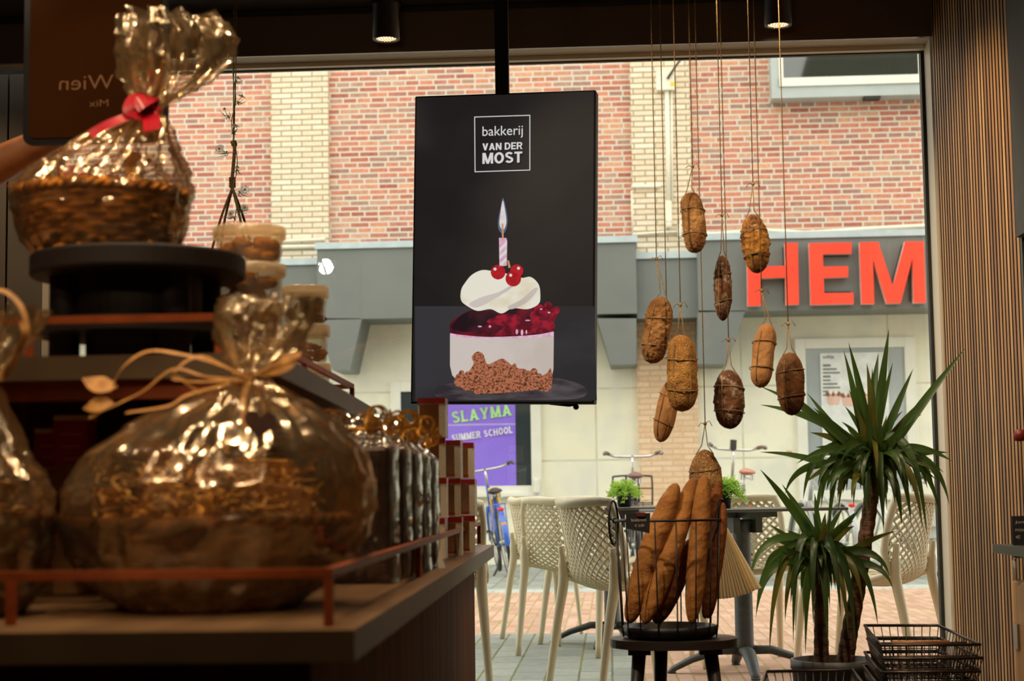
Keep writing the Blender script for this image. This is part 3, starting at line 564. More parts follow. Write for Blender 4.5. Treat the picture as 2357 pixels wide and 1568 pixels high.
# ------------------------------------------------------------------ bicycles (rear wheel contact at the origin, heading +y)
M_tyre = pm('tyre_rubber', L(48,48,46), L(40,40,38), 40, .7); M_chrome = pm('chrome', L(214,212,206), L(200,198,192), 10, .22, .9)
M_rimm = pm('wheel_rim', L(196,196,190), rough=.3, metal=.7); M_refl = pm('red_reflector', L(228,56,40), rough=.2); M_grip = pm('grip_rubber', L(62,58,56), rough=.6)
def bike(label, loc, head, frame, saddle, lean=0, fender=None, extra=None, skirt=None, guard=None, grip=None, barw=.29, barh=1.1, steer=0, seatz=.93):
    M_fr = pm('bike_paint', frame, rough=.3, coat=.4); M_sd = pm('saddle_leather', saddle, rough=.5); M_fd = pm('fender_paint', fender or frame, rough=.3, coat=.3)
    t = thing('bicycle', label, 'bicycle', loc, 0, 'bicycles parked along the facade'); t.rotation_euler = (0, radians(lean), -radians(head))
    R = .34; WB = 1.10
    def wheel(y, rot=0):
        mb = MB(); ring = [(0, R*.955*cos(a), R*.955*sin(a)) for a in [2*pi*i/40 for i in range(40)]]; mb.tube(ring, .019, 8, closed=True)
        o = mb.build('wheel', M_tyre, t, (0, y, R+.004)); o.rotation_euler = (0,0,rot)
        k = MB(); k.tube([(0, R*.89*cos(a), R*.89*sin(a)) for a in [2*pi*i/40 for i in range(40)]], .011, 6, closed=True)
        k.tube([(-.05,0,0),(.05,0,0)], .02, 10); k.build('rim', M_rimm, o)
        s = MB()
        for i in range(28): a = 2*pi*i/28; x = .03 if i % 2 else -.03; s.tube([(x,.015*cos(a+1),.015*sin(a+1)),(0,R*.88*cos(a),R*.88*sin(a))], .0016, 4, caps=False)
        s.build('spokes', M_chrome, o); return o
    wheel(0); fw = wheel(WB)
    mb = MB(); bb = (0,.46,.30); st = (0,.27,.80); hd = (0,.86,.92); hl = (0,.90,.72)
    for a, b, r in ((bb,(0,.24,.88),.017),(bb,hl,.02),((0,.31,.68),hd,.016),(hd,hl,.022)): mb.tube([a,b], r, 10)
    for x in (-.055,.055): mb.tube([bb,(x,.12,.31),(x,0,R)], .011, 8); mb.tube([st,(x,.14,.6),(x,0,R)], .009, 8)
    mb.build('frame', M_fr, t)
    mb = MB()
    for x in (-.05,.05): mb.tube([(x*.6,.905,.71),(x,.95,.6),(x,1.0,.5),(x,WB,R)], .012, 8)
    mb.build('fork', M_fr, t)
    mb = MB(); mb.tube([(0,.85,.9),(0,.82,barh-.06),(0,.86,barh)], .014, 10); w_ = barw
    pts = curve_pts([(-w_,.60,barh+.02),(-w_*.93,.74,barh+.03),(-w_*.6,.86,barh-.0),(0,.87,barh-.005),(w_*.6,.86,barh-.0),(w_*.93,.74,barh+.03),(w_,.60,barh+.02)], 6); mb.tube(pts, .0125, 10)
    hb = mb.build('handlebar', M_chrome, t)
    for i in (0,-1): pp_ = pts[:9] if i == 0 else pts[-9:]; MB().tube(pp_, .018, 10).build('grip', grip or M_grip, hb)
    mb = MB(); mb.tube([(0,.25,.80),(0,.225,seatz-.03)], .013, 10); mb.build('seat_post', M_chrome, t)
    mb = MB()
    def sd(u, v):
        a = 2*pi*u; y = .36-.30*v; hw = .025+.085*(max(0,(v-.25))/.75)**1.2; top = .03+.012*sin(pi*v)+.014*(v > .8)*(v-.8)*5
        e = (v*(1-v)*4)**.25 if 0 < v < 1 else .02
        return (hw*cos(a)*e, y-.02, seatz+(top if sin(a) > 0 else .026)*sin(a)*e)
    mb.grid(sd, 16, 14, cu=True); sdl = mb.build('saddle', M_sd, t)
    k = MB()
    for x in (-.05,.05): k.lathe([(.018,0),(.018,.05)], 8, (x,.10,seatz-.07)); k.tube([(x,.1,seatz-.06),(x*.4,.22,seatz-.05),(0,.33,seatz-.02)], .005, 6)
    k.build('saddle_springs', M_chrome, sdl)
    for y0, nm, a0, a1 in ((0,'mudguard',.15,pi*1.02),(WB,'mudguard',.1,pi*.9)):
        def mg(u, v): a = a0+(a1-a0)*u; b = (v-.5)*2; rr = R+.035-.012*b*b; return (.03*b, y0+rr*cos(a), R+rr*sin(a))
        MB().grid(mg, 24, 4).build(nm, M_fd, t)
    mb = MB()
    for x in (-.06,.06): mb.tube([(x,.2,.73),(x,-.22,.73)], .007, 6); mb.tube([(x,-.1,.73),(x*.9,0,R)], .006, 6)
    for y in (-.22,-.12,-.02,.08): mb.tube([(-.06,y,.73),(.06,y,.73)], .005, 6)
    mb.build('luggage_rack', M_fr if guard is None else guard, t)
    mb = MB(); mb.ball((0,-.235,.68), (.035,.012,.02), 12, 8); mb.build('tail_light', M_refl, t)
    mb = MB(); mb.lathe([(.0,-.012),(.09,-.012),(.09,.012),(0,.012)], 18); cc = mb.build('crank_set', M_chrome, t, (.05,.46,.3)); cc.rotation_euler = (0,pi/2,0)
    k = MB(); k.tube([(.07,.46,.3),(.08,.46,.14)], .009, 6); k.box((.08,.42,.125),(.17,.5,.15)); k.tube([(-.05,.46,.3),(-.08,.46,.46)], .009, 6); k.box((-.17,.42,.45),(-.08,.5,.475)); k.build('pedals', M_grip, t)
    MB().tube([(-.03,.16,.3),(-.10,.10,.10),(-.17,.06,.005)], .01, 8).build('kickstand', M_tyre, t)
    if skirt:
        mb = MB()
        for x in (-.045,.045):
            n = 20; pts = [(x, (R+.01)*cos(a), R+(R+.01)*sin(a)) for a in [.05+(pi*.95)*i/n for i in range(n+1)]]+[(x,-.02,R+.02)]
            mb.prism([(p[1],p[2]) for p in pts], (.004,0,0), (x,0,0), (0,1,0), (0,0,1))
        mb.build('coat_guard', skirt, t)
    if extra: extra(t)
    return t
def contact(px, py): return PZ(px, py, 0)
M_yel = pm('bike_yellow', L(246,190,50), rough=.4); M_blue = pm('bike_blue', L(52,96,196), rough=.35, coat=.3)
def blue_extra(t):
    MB().box((-.028,-.32,.43),(.028,-.29,.55)).build('rear_flap', M_yel, t)
    mb = MB()
    for x in (-.03,.03): mb.tube([(x,.24,.9),(x,.3,.72),(x,.4,.5)], .022, 8)
    mb.build('yellow_frame_tube', M_yel, t)
c = contact(1174, 1326); bike('yellow and blue bicycle parked before the purple poster', (c.x, c.y, 0), -9, L(52,96,196), L(44,42,42), -9, fender=L(58,104,204), extra=blue_extra, barh=1.1, seatz=.86)
M_blk = pm('bike_black', L(44,44,42), rough=.4)
def black_extra(t):
    mb = MB(); z = .98; pts = curve_pts([(-.19,.98,z-.28),(-.19,.98,z-.04),(-.15,.98,z),(.15,.98,z),(.19,.98,z-.04),(.19,.98,z-.28)], 6); mb.tube(pts, .009, 8)
    for zz in (z-.12,z-.26): mb.tube([(-.19,.98,zz),(.19,.98,zz)], .007, 6)
    for x in (-.19,.19): mb.tube([(x,.98,z-.28),(x,1.26,z-.28)], .007, 6)
    mb.tube([(-.19,1.26,z-.28),(.19,1.26,z-.28)], .007, 6)
    for x in (-.06,.06): mb.tube([(x,.98,z-.0),(x,.98,z-.26)], .012, 6)
    mb.build('front_carrier', M_blk, t)
c = P(1467, 1290, 15.3); bike('black bicycle with brown saddle and front carrier behind the left table', (c.x-.0, 15.3, 0), -1, L(44,44,42), L(128,90,80), 0, extra=black_extra, barw=.27, barh=1.17, grip=pm('brown_grip', L(110,84,74), rough=.5), seatz=.97)
c = P(1712, 1290, 15.1); bike('grey bicycle with tan saddle and dark display, behind the right table', (c.x, 15.1, 0), -6, L(120,124,122), L(190,132,108), 4, barw=.26, barh=1.22, grip=pm('brown_grip', L(120,92,80), rough=.5), seatz=.99,
    extra=lambda t: MB().box((-.028,.84,1.22),(.028,.88,1.31)).build('display', M_grip, t))
c = P(1935, 1290, 15.2); bike('pale grey bicycle mostly hidden behind the tall yucca leaves', (c.x, 15.2, 0), -12, L(176,178,174), L(70,66,62), 3, barw=.3, barh=1.14, grip=pm('tan_grip', L(196,164,128), rough=.5))
M_cg = pm('white_coat_guard', L(232,232,220), rough=.5)
def white_extra(t): MB().box((-.11,-.2,.48),(-.07,.12,.72)).build('pannier', pm('white_pannier', L(226,226,218), rough=.5), t)
c = contact(2155, 1328); bike('white bicycle with a pale wheel guard next to the window frame', (c.x, c.y, 0), -22, L(220,222,214), L(60,56,54), -4, fender=L(224,224,216), skirt=M_cg, extra=white_extra)
# ------------------------------------------------------------------ hanging advertising display
M_tv = pm('display_casing', L(22,21,22), L(18,17,18), 20, .55, spec=.2)
TL, TR_, BL, BR = P(948,221,5.06), P(1363,207,4.985), P(951,930,5.06), P(1376,929,4.985)
cU = ((TR_+BR)/2-(TL+BL)/2); DW = cU.length; cU.normalize(); cV = ((TL+TR_)/2-(BL+BR)/2); DH = cV.length; cV = (cV-cU*cV.dot(cU)).normalized(); cN = cU.cross(cV)   # towards the viewer: -y
DC = (TL+TR_+BL+BR)/4
disp = thing('advertising_display', 'tall dark hanging display showing a cake with a candle and the bakery logo', 'display', DC)
mb = MB(); mb.obox(cN*-.03, (cU*DW/2, cV*DH/2, cN*.028)); bevel(mb.build('casing', M_tv, disp), .004)
mb = MB(); xx = cU*(DW*.36)-cV*(DH/2+.004)-cN*.03; mb.tube([xx-cU*.06+V((0,0,.006)), xx, xx+cU*.02+V((0,0,.004))], .004, 8); mb.ball(xx+cU*.02-V((0,0,.004)), .009); mb.build('cable_plug', M_tv, disp)
def S(px, py):
    """photo point -> 2-D display coordinates (metres from the display centre)"""
    d = RT*(px-1178.5) - UP*(py-784) + FW*FPX; t = (DC-EYE).dot(cN)/d.dot(cN); q = EYE+d*t-DC; return (q.dot(cU), q.dot(cV))
def layer(mb, pts, k, m, raw=False):
    p = pts if raw else [S(a, b) for a, b in pts]; mb.add([cU*x+cV*y+cN*(.0004+.00025*k) for x, y in p], [tuple(range(len(p)))], m)
def smooth(pts, n=5, closed=True):
    c = pts if not closed else [pts[-1]]+pts+pts[:2]; out = []
    for i in range(1, len(c)-2):
        for k in range(n):
            t = k/n; out.append(tuple(.5*((2*c[i][q])+(c[i+1][q]-c[i-1][q])*t+(2*c[i-1][q]-5*c[i][q]+4*c[i+1][q]-c[i+2][q])*t*t+(3*c[i][q]-c[i-1][q]-3*c[i+1][q]+c[i+2][q])*t**3) for q in (0,1)))
    return out
def disc(px, py, r, n=20, ry=None): return [(px+r*cos(2*pi*i/n), py+(ry or r)*sin(2*pi*i/n)) for i in range(n)]
SM = [screenmat('screen_black', L(40,37,36), L(36,33,33), 6), screenmat('screen_slate', L(62,60,64), L(46,45,49), 5, stretch=(.3,1,1)), screenmat('screen_cream', L(255,250,232), L(240,226,190), 9, lo=.3, hi=.5, stretch=(1,1,1.6)),
      screenmat('screen_base', L(226,214,206), L(214,200,190), 5), screenmat('screen_jelly', L(126,20,40), L(44,22,34), 14, lo=.42, hi=.62), screenmat('screen_jelly_red', L(172,28,54), L(96,14,34), 40),
      screenmat('screen_crumble', L(196,122,88), L(92,44,26), 150, detail=3, lo=.35, hi=.55), screenmat('screen_berry', L(206,28,44), L(180,18,34), 40), screenmat('screen_candle', L(246,206,224), L(232,170,204), 60), screenmat('screen_flame', L(250,240,232), L(226,214,224), 30),
      screenmat('screen_white', L(238,236,234)), screenmat('screen_floor', L(92,84,88), L(56,50,54), 22, stretch=(.5,1,2)), screenmat('screen_glow', L(92,110,140)), screenmat('screen_wick', L(214,160,120)), screenmat('screen_jelly_dark', L(66,28,38), L(36,22,30), 20)]
mb = MB(); e = .006
mb.obox(cN*-.0008, (cU*(DW/2-e), cV*(DH/2-e), cN*.001), 0)
layer(mb, [(955,705),(1368,705),(1374,922),(956,924)], 1, 1)
layer(mb, smooth([(1010,890),(1120,872),(1260,868),(1345,890),(1330,918),(1180,920),(1020,918)]), 2, 11)
layer(mb, [(1036,768),(1036,842),(1041,864),(1056,880),(1090,894),(1150,902),(1210,898),(1250,888),(1269,874),(1274,850),(1275,764)], 3, 3)      # cream-cheese body
layer(mb, [(1037,763),(1090,770),(1150,768),(1210,766),(1274,758),(1274,775),(1200,778),(1120,780),(1037,775)], 4, 8)
layer(mb, smooth([(1046,884),(1052,862),(1075,858),(1090,838),(1086,822),(1098,810),(1112,815),(1122,838),(1140,832),(1158,826),(1180,842),(1205,852),(1235,866),(1258,860),(1268,848),(1270,884),(1240,896),(1190,902),(1120,906),(1085,900),(1060,892)]), 5, 6)
rs = random.Random(5)
for i in range(46): a = rs.uniform(1060,1262); b = rs.uniform(850,898) if not 1090 < a < 1190 else rs.uniform(836,903); layer(mb, disc(a, b, rs.uniform(5,10), 9, rs.uniform(4,9)), 6, 6)
layer(mb, smooth([(1036,766),(1036,765),(1036,748),(1046,735),(1068,722),(1090,712),(1125,715),(1160,712),(1200,706),(1240,700),(1262,704),(1280,706),(1286,720),(1276,742),(1275,762),(1275,763),(1240,770),(1190,774),(1120,776),(1060,771),(1037,767)]), 7, 4)
layer(mb, smooth([(1040,750),(1062,726),(1092,714),(1130,720),(1150,732),(1120,748),(1090,764),(1050,762)]), 7.5, 14)
layer(mb, smooth([(1120,742),(1150,726),(1190,724),(1225,736),(1272,740),(1270,762),(1200,770),(1140,772),(1160,752)]), 8, 5)
for a, b, r in ((1242,714,13),(1260,722,15),(1280,715,9),(1232,728,12),(1262,704,9)): layer(mb, disc(a, b, r), 9, 5)
for a, b, r, ry in ((1105,752,5,2),(1215,738,6,1.6),(1190,764,3,6),(1202,766,3,7),(1212,765,2,5),(1128,752,3,3),(1246,712,3,1.6),(1264,720,3,2)): layer(mb, disc(a, b, r, 10, ry), 10, 8)
layer(mb, smooth([(1062,692),(1062,668),(1072,650),(1088,632),(1112,622),(1140,626),(1165,630),(1200,640),(1222,638),(1240,655),(1244,680),(1240,700),(1215,712),(1180,710),(1155,722),(1130,712),(1100,716),(1078,706)]), 10, 2)
for pts in ([(1080,700),(1110,684),(1150,672),(1185,652),(1180,662),(1140,688),(1100,708)], [(1170,706),(1200,690),(1230,664),(1238,668),(1214,696),(1180,712)]): layer(mb, smooth(pts), 11, 3)
layer(mb, [(1149,548),(1166,548),(1168,556),(1167,612),(1150,614)], 11, 8)
for k in range(3): layer(mb, [(1150,572+18*k),(1166,556+18*k),(1167,564+18*k),(1150,580+18*k)], 12, 10)
for a, b, r in ((1147,627,17),(1190,624,15),(1182,642,18)): layer(mb, disc(a, b, r), 12, 7)
for a, b in ((1140,620),(1176,634),(1194,618)): layer(mb, disc(a, b, 3.5), 13, 10)
layer(mb, [(1168,600),(1172,600),(1176,616),(1171,618)], 12, 13)
layer(mb, smooth([(1158,456),(1165,480),(1169,510),(1164,533),(1156,538),(1148,528),(1147,508),(1152,482)]), 10, 12)
layer(mb, smooth([(1158,462),(1163,485),(1166,512),(1161,528),(1155,528),(1150,515),(1153,486)]), 11, 9)
layer(mb, [(1155,515),(1159,515),(1160,549),(1156,549)], 12, 13)
# logo
def S3(px, py): x, y = S(px, py); return cU*x+cV*y+cN*.0045
def stroke(a, b, wd): x0, y0 = S(*a); x1, y1 = S(*b); d = V((x1-x0, y1-y0)).normalized(); n = V((-d.y, d.x))*wd/2; d = d*wd/2; layer(mb, [(x0-d.x+n.x,y0-d.y+n.y),(x0-d.x-n.x,y0-d.y-n.y),(x1+d.x-n.x,y1+d.y-n.y),(x1+d.x+n.x,y1+d.y+n.y)], 12, 10, True)
c4 = [(1093,270),(1220,266),(1220,392),(1094,396)]
for i in range(4): stroke(c4[i], c4[(i+1) % 4], .0027)
def logo(txt, x0, x1, y0, y1, bold, yd=0):
    a = S3(x0, y0+2); b = S3(x1, y0-1); u = (b-a); wd = u.length; u.normalize(); v_ = cN.cross(u); a = a-u*0
    h = (S3(x0, y1)-S3(x0, y0)).length; put_glyphs(mb, txt, a, u, v_, wd, h, 10) if bold else put_text(mb, txt, a+v_*yd, u, v_, wd, h, 0, 10)
logo('bakkerij', 1111, 1204, 319, 290, 0.0); logo('VAN DER', 1111, 1203, 345, 329, 1); logo('MOST', 1111, 1203, 376, 351, 1)
mb.build('picture', SM, disp)
mb = MB(); pt = P(1156, 215, 5.06)-DC; mb.box((pt.x-.021, .03, pt.z-.02), (pt.x+.021, .07, CEIL-DC.z)); mb.build('ceiling_pole', M_tv, disp)
# ------------------------------------------------------------------ ceiling spots
M_can = pm('spot_can', L(30,26,24), L(24,20,18), 30, .4); M_glow = pm('spot_led', (1,1,1,1), rough=.5, emit=((1,.86,.60,1), 4.5)); M_lens = pm('spot_reflector', L(220,200,160), rough=.3, metal=.6)
def spot(px, py, label):
    q = P(px, py, 5.93); t = thing('ceiling_spot', label, 'spotlight', (q.x, 5.93, q.z), 0, 'black ceiling spots'); h = CEIL-q.z
    mb = MB(); mb.lathe([(.038,0),(.05,0),(.05,h-.02),(.055,h-.02),(.055,h),(0,h)], 36); mb.lathe([(.038,.0),(.038,.012),(0,.012)], 36); mb.build('can', M_can, t)
    mb = MB(); n = 4
    mb.lathe([(0,.004),(.036,.004)], 32); d = mb.build('led_disc', M_glow, t)
    k = MB()
    for i in range(-3,4):
        for j in range(-3,4):
            if hypot(i,j) < 3.4: k.lathe([(.0035,.0005),(.0045,.0035),(.0035,.0035)], 8, (i*.0098, j*.0098, 0))
    k.build('honeycomb', M_lens, d)
    lamp('spot_light', 'SPOT', (q.x, 5.93, q.z-.01), 10, target=(q.x-.1, 5.4, 0), size=.03, cone=80); return t
spot(889, 91, 'black ceiling spot beside the display pole'); spot(1791, 59, 'black ceiling spot above the hanging loaves')
# ------------------------------------------------------------------ loaves on strings
M_str = pm('jute_string', L(176,144,98), L(140,112,72), 200, .9, bump=.4)
B_tan = breadmat('crust_tan', L(196,146,88), L(126,82,42), L(214,176,122), .25, bscale=90, bump=1.6, nscale=18)
B_gold = breadmat('crust_sesame', L(206,150,76), L(146,94,40), bscale=90, nscale=16, seeds=(190, L(222,180,108)))
B_nut = breadmat('crust_nut', L(208,142,58), L(84,48,24), L(206,180,142), .4, nscale=16, bump=1.0, bscale=40)
B_dark = breadmat('crust_dark', L(126,84,56), L(80,50,34), L(208,186,156), .62, nscale=12, bump=.8)
B_dark2 = breadmat('crust_dark_brown', L(136,90,50), L(84,54,30), L(182,150,112), .3, nscale=12, bump=.8)
B_smooth = breadmat('crust_smooth', L(210,154,98), L(164,108,60), nscale=9, bump=.6)
B_oat = breadmat('crust_oats', L(200,152,92), L(134,90,46), nscale=16, seeds=(130, L(228,198,146)), bump=1.2)
def loaf(label, top, bot, wpx, mat, knot, strx, Y=4.85, thick=1.0, rough=.03, crease=0, seed=1, bend=0.0, pw=2.4, twist=.4):
    """loaf from top pixel to bottom pixel, wpx wide; string from the ceiling at x = strx (y=0) through the knot"""
    a = P(*top, Y); b = P(*bot, Y); ax = (a-b); Ln = ax.length; ax.normalize(); r = (P(top[0]+wpx, top[1], Y)-a).length/2; mid = (a+b)/2
    side = V((0,1,0)).cross(ax).normalized()*-1; side = ax.cross(V((0,1,0))).normalized(); dep = side.cross(ax)
    t = thing('hanging_loaf', label, 'bread', mid, 0, 'loaves hanging on strings in the window')
    def g(u, v):
        z = -1+2*v; e = max(0, 1-abs(z)**pw)**.5; th = 2*pi*u+twist
        n1 = noise.noise(V((cos(th)*1.6, sin(th)*1.6, z*2.5+seed*7)))*.09+noise.noise(V((cos(th)*5, sin(th)*5, z*8+seed*3)))*rough*1.6+noise.noise(V((cos(th)*14, sin(th)*14, z*22+seed)))*rough
        k = r*e*(1+n1*1.15)
        if crease: k *= 1-crease*math.exp(-((th-twist-1.9*pi+.25*z)/.28)**2)-crease*math.exp(-((th-twist+.1*pi+.25*z)/.28)**2)
        return tuple(side*(k*cos(th)+bend*r*(1-z*z))+dep*(k*sin(th)*thick)+ax*(z*Ln/2*(1+.02*noise.noise(V((cos(th),sin(th),seed))))))
    body = MB().grid(g, 56, 60, cu=True).build('loaf_body', mat, t)
    kn = P(*knot, Y)-mid; tp = P(strx, 0, Y); sx_ = kn.x; topz = V((kn.x+(tp.x-(kn+mid).x)*.0, 0, CEIL-mid.z)); s = MB(); rs = random.Random(seed)
    s.tube([topz, (topz+kn)/2, kn], .0017, 6)
    for q in (-1,1):
        p1 = side*(q*r*.55)+ax*(Ln*.42); s.tube([kn, ax*(Ln*.5+.012)+side*(q*r*.18), p1], .0016, 6)
        pts = []
        for i in range(13):
            z = .84-1.68*i/12; e = max(0,1-abs(z)**pw)**.5; th = (.5*pi-q*.55); pts.append(side*(r*e*1.04*cos(th)+bend*r*(1-z*z))-dep*(r*e*1.04*thick*sin(th))+ax*(z*Ln/2))
        s.tube([p1]+pts[1:], .0015, 5) if q == 1 or crease else None
    for z in (.38,-.42):
        pts = []
        for i in range(28):
            th = 2*pi*i/28; zz = z+.07*cos(th+seed); e = max(0,1-abs(zz)**pw)**.5; pts.append(side*(r*e*1.06*cos(th)+bend*r*(1-zz*zz))+dep*(r*e*1.06*thick*sin(th))+ax*(zz*Ln/2))
        s.tube(pts, .0015, 5, closed=True)
    s.ball(kn, (.005,.005,.006), 8, 6)
    for q in (-1,1): s.tube([kn, kn+V((q*.012,-.004,.006+.003*q)), kn+V((q*.02,-.006,-.004-.006*rs.random()))], .0013, 5)
    s.build('string', M_str, t); return t
loaf('rough tan bread roll, highest of the loaves hanging in the window', (1588,443), (1601,583), 54, B_tan, (1594,384), 1583, 4.80, seed=1, bend=-.10, pw=4, rough=.04)
loaf('golden-topped nut loaf hanging at the upper right of the string loaves', (1731,494), (1746,629), 62, B_nut, (1733,424), 1728, 4.86, seed=2, rough=.10, pw=2.2)
loaf('thin flour-dusted dark loaf hanging before the canopy gap', (1663,588), (1664,739), 41, B_dark, (1662,496), 1650, 4.9, seed=3, rough=.07, pw=2.4, thick=1.5)
loaf('rough brown loaf leaning left, leftmost on the strings', (1524,684), (1499,837), 60, B_tan, (1511,596), 1500, 4.85, seed=4, rough=.06, pw=4)
loaf('long sesame-coated golden loaf, largest hanging piece', (1567,771), (1571,948), 72, B_gold, (1566,702), 1549, 4.74, seed=5, rough=.035, pw=4, crease=.12)
loaf('smooth tan bread stick hanging low behind the sesame loaf', (1553,868), (1519,1018), 50, B_smooth, (1536,780), 1518, 4.95, seed=6, rough=.01, pw=3, crease=.12, bend=.08)
loaf('oval dark floury loaf hanging below the thin one', (1677,851), (1680,988), 70, B_dark, (1677,783), 1657, 4.82, seed=7, rough=.04, pw=2.6)
loaf('smooth light-brown bun hanging under the letter H', (1766,745), (1749,893), 53, B_smooth, (1753,669), 1740, 4.77, seed=8, rough=.012, pw=4, crease=.16, bend=.06)
loaf('dark brown oval loaf, rightmost on the strings', (1817,811), (1823,957), 66, B_dark2, (1814,746), 1795, 4.9, seed=9, rough=.03, pw=2.4)
loaf('oat-coated pear-shaped loaf hanging right above the baguettes', (1622,1035), (1625,1185), 76, B_oat, (1623,976), 1600, 4.9, seed=10, rough=.03, pw=1.9)
# ------------------------------------------------------------------ stool with the baguette basket
M_stool = wood('black_stained_wood', L(44,36,32), L(34,28,25), 'X', 4, .45); M_wire = pm('black_wire', L(30,28,28), L(24,22,22), 40, .4, .5)
SQ = PZ(1551, 1468, .405); SX, SY, SZ = SQ.x, SQ.y, .405
stool = thing('milking_stool', 'low black wooden stool carrying the baguette basket', 'stool', (SX, SY, 0))
mb = MB(); hw, hd = .182, .15; pts = [(hw*(abs(cos(a))**.8)*(1 if cos(a) > 0 else -1), hd*sin(a)) for a in [2*pi*i/40 for i in range(40)]]
bevel(mb.prism(pts, (0,0,.024), (0,0,SZ-.024), (1,0,0), (0,1,0)).build('seat', M_stool, stool), .008, 3)
for x, y, fx, fy in ((-.10,-.05,-.135,-.12),(.10,-.05,.14,-.12),(-.035,.08,-.045,.17)):
    mb = MB(); mb.tube([(x,y,SZ-.03),(fx,fy,.0)], [.021,.014], 10); o = mb.build('leg', M_stool, stool)
    MB().box((x-.032,y-.03,SZ-.042),(x+.032,y+.03,SZ-.0242)).build('leg_block', M_stool, o)
bk = thing('wire_basket', 'tall black wire basket of baguettes standing on the stool', 'basket', (SX-.01, SY, SZ)); BH = .335; R0, R1 = .122, .152
mb = MB(); mb.lathe([(0,.004),(R0,.004),(R0+.012,.012),(R0+.014,.034),(R0+.008,.036),(R0-.002,.016),(0,.012)], 40); mb.build('tray', M_wire, bk)
mb = MB()
for i in range(16):
    a = 2*pi*(i+.3)/16; mb.tube([((R0+.012)*cos(a),(R0+.012)*sin(a),.004),((R0+.016)*cos(a),(R0+.016)*sin(a),.03),(R1*cos(a),R1*sin(a),BH)], .0024, 6)
mb.build('upright_wires', M_wire, bk)
MB().tube([(R1*cos(a),R1*sin(a),BH) for a in [2*pi*i/48 for i in range(48)]], .0035, 8, closed=True).build('top_ring', M_wire, bk)
for s in (-1,1):
    mb = MB(); mb.tube([(s*(R1+.004)+.013*cos(a), .026*cos(a), BH-.005+.062*sin(a)) for a in [2*pi*i/28 for i in range(28)]], .0035, 8, closed=True); mb.ball((s*(R1),0,BH-.0), .009, 10, 6); mb.build('handle', M_wire, bk)
M_card = pm('chalk_black', L(30,29,29), L(24,23,23), 30, .6); M_chalk = pm('chalk_white', L(186,180,170), rough=.9)
cd = thing('price_card', 'small black chalk price card clipped on the rim of the baguette basket', 'sign', (0,0,0)); YC = SY-R1+.01
a, b, c_, d = P(1440,1183,YC-.035), P(1497,1181,YC-.035), P(1495,1228,YC-.035), P(1441,1217,YC-.035)
cd.location = a; u = (b-a); wd = u.length; u.normalize(); dn = (d-a); v_ = (dn-u*dn.dot(u)).normalized(); n_ = u.cross(v_)
mb = MB(); q = [V((0,0,0)), b-a, c_-a, d-a]; mb.add(q+[p+V((0,.003,0)) for p in q], [(0,3,2,1),(4,5,6,7),(0,1,5,4),(1,2,6,5),(2,3,7,6),(3,0,4,7)]); mb.build('card', M_card, cd)
mb = MB(); put_text(mb, 'Stokbrood', u*.014+v_*.022+V((0,-.0012,0)), u, -v_, .042, .008); put_text(mb, '€ 2,00', u*.024+v_*.038+V((0,-.0012,0)), u, -v_, .026, .008); mb.build('chalk_writing', M_chalk, cd)
mb = MB(); mb.box((wd*.45,-.004,-.008),(wd*.8,.03,.003)); mb.build('clip', pm('brown_clip', L(96,44,40), rough=.4), cd)
M_bag = [breadmat('baguette_crust', L(180,122,60), L(134,84,38), L(204,156,98), .2, nscale=9, bump=.8, bscale=70), breadmat('baguette_crust_dark', L(152,92,48), L(102,58,28), nscale=9, bump=.8, bscale=70)]
def baguette(label, top, bot, wpx, Yt, Yb, m=0, seed=1, mid=None):
    a = P(*top, Yt); b = P(*bot, Yb); r = wpx*Yt/3840/2; pts = [b, (a+b)/2 + (V((mid[0],0,mid[1])) if mid else V((0,0,0))), a]; pts = curve_pts(pts, 16); n = len(pts); org = b
    mb = MB()
    def g(u, v):
        k = v*(n-1); i = min(int(k), n-2); p = pts[i].lerp(pts[i+1], k-i); t = (pts[i+1]-pts[i]).normalized(); sd = t.cross(V((0,1,0))).normalized(); dp = sd.cross(t); z = 2*v-1
        e = max(0, 1-abs(z)**3.4)**.5; th = 2*pi*u; kk = r*e*(1+.05*noise.noise(V((cos(th)*2,sin(th)*2,z*5+seed*5))))
        cut = (z*4.2+th*.35+seed*.3) % 1.0; front = max(0, cos(th-1.5*pi)); kk *= 1+.10*front*(abs(cut-.5)*2)**3*(1 if abs(z) < .8 else 0)-.04*front
        return tuple(p-org+sd*kk*cos(th)+dp*kk*sin(th))
    o = mb.grid(g, 32, 80, cu=True).build('baguette', M_bag[m]); o.location = org; return tag(o, label, 'bread', 'baguettes in the wire basket')
YB = SY
baguette('broad baguette leaning in the wire basket behind the price card', (1558,1112), (1447,1436), 54, YB-.02, YB-.055, 0, 1, (-.006,.006))
baguette('slanting baguette second from the price card in the wire basket', (1598,1100), (1482,1438), 49, YB+.02, YB-.085, 0, 2, (.004,0))
baguette('tallest baguette, upright in the middle of the wire basket', (1622,1092), (1592,1438), 45, YB-.03, YB-.08, 0, 3)
baguette('dark baguette behind the tallest one in the wire basket', (1650,1102), (1630,1425), 42, YB+.03, YB+.02, 1, 4)
baguette('short baguette poking out at the window-plant side of the wire basket', (1664,1156), (1622,1425), 34, YB-.005, YB-.015, 1, 5, (.006,0))
baguette('darker baguette lying low between the two slanting ones in the basket', (1598,1240), (1508,1436), 50, YB+.045, YB+.04, 1, 6)
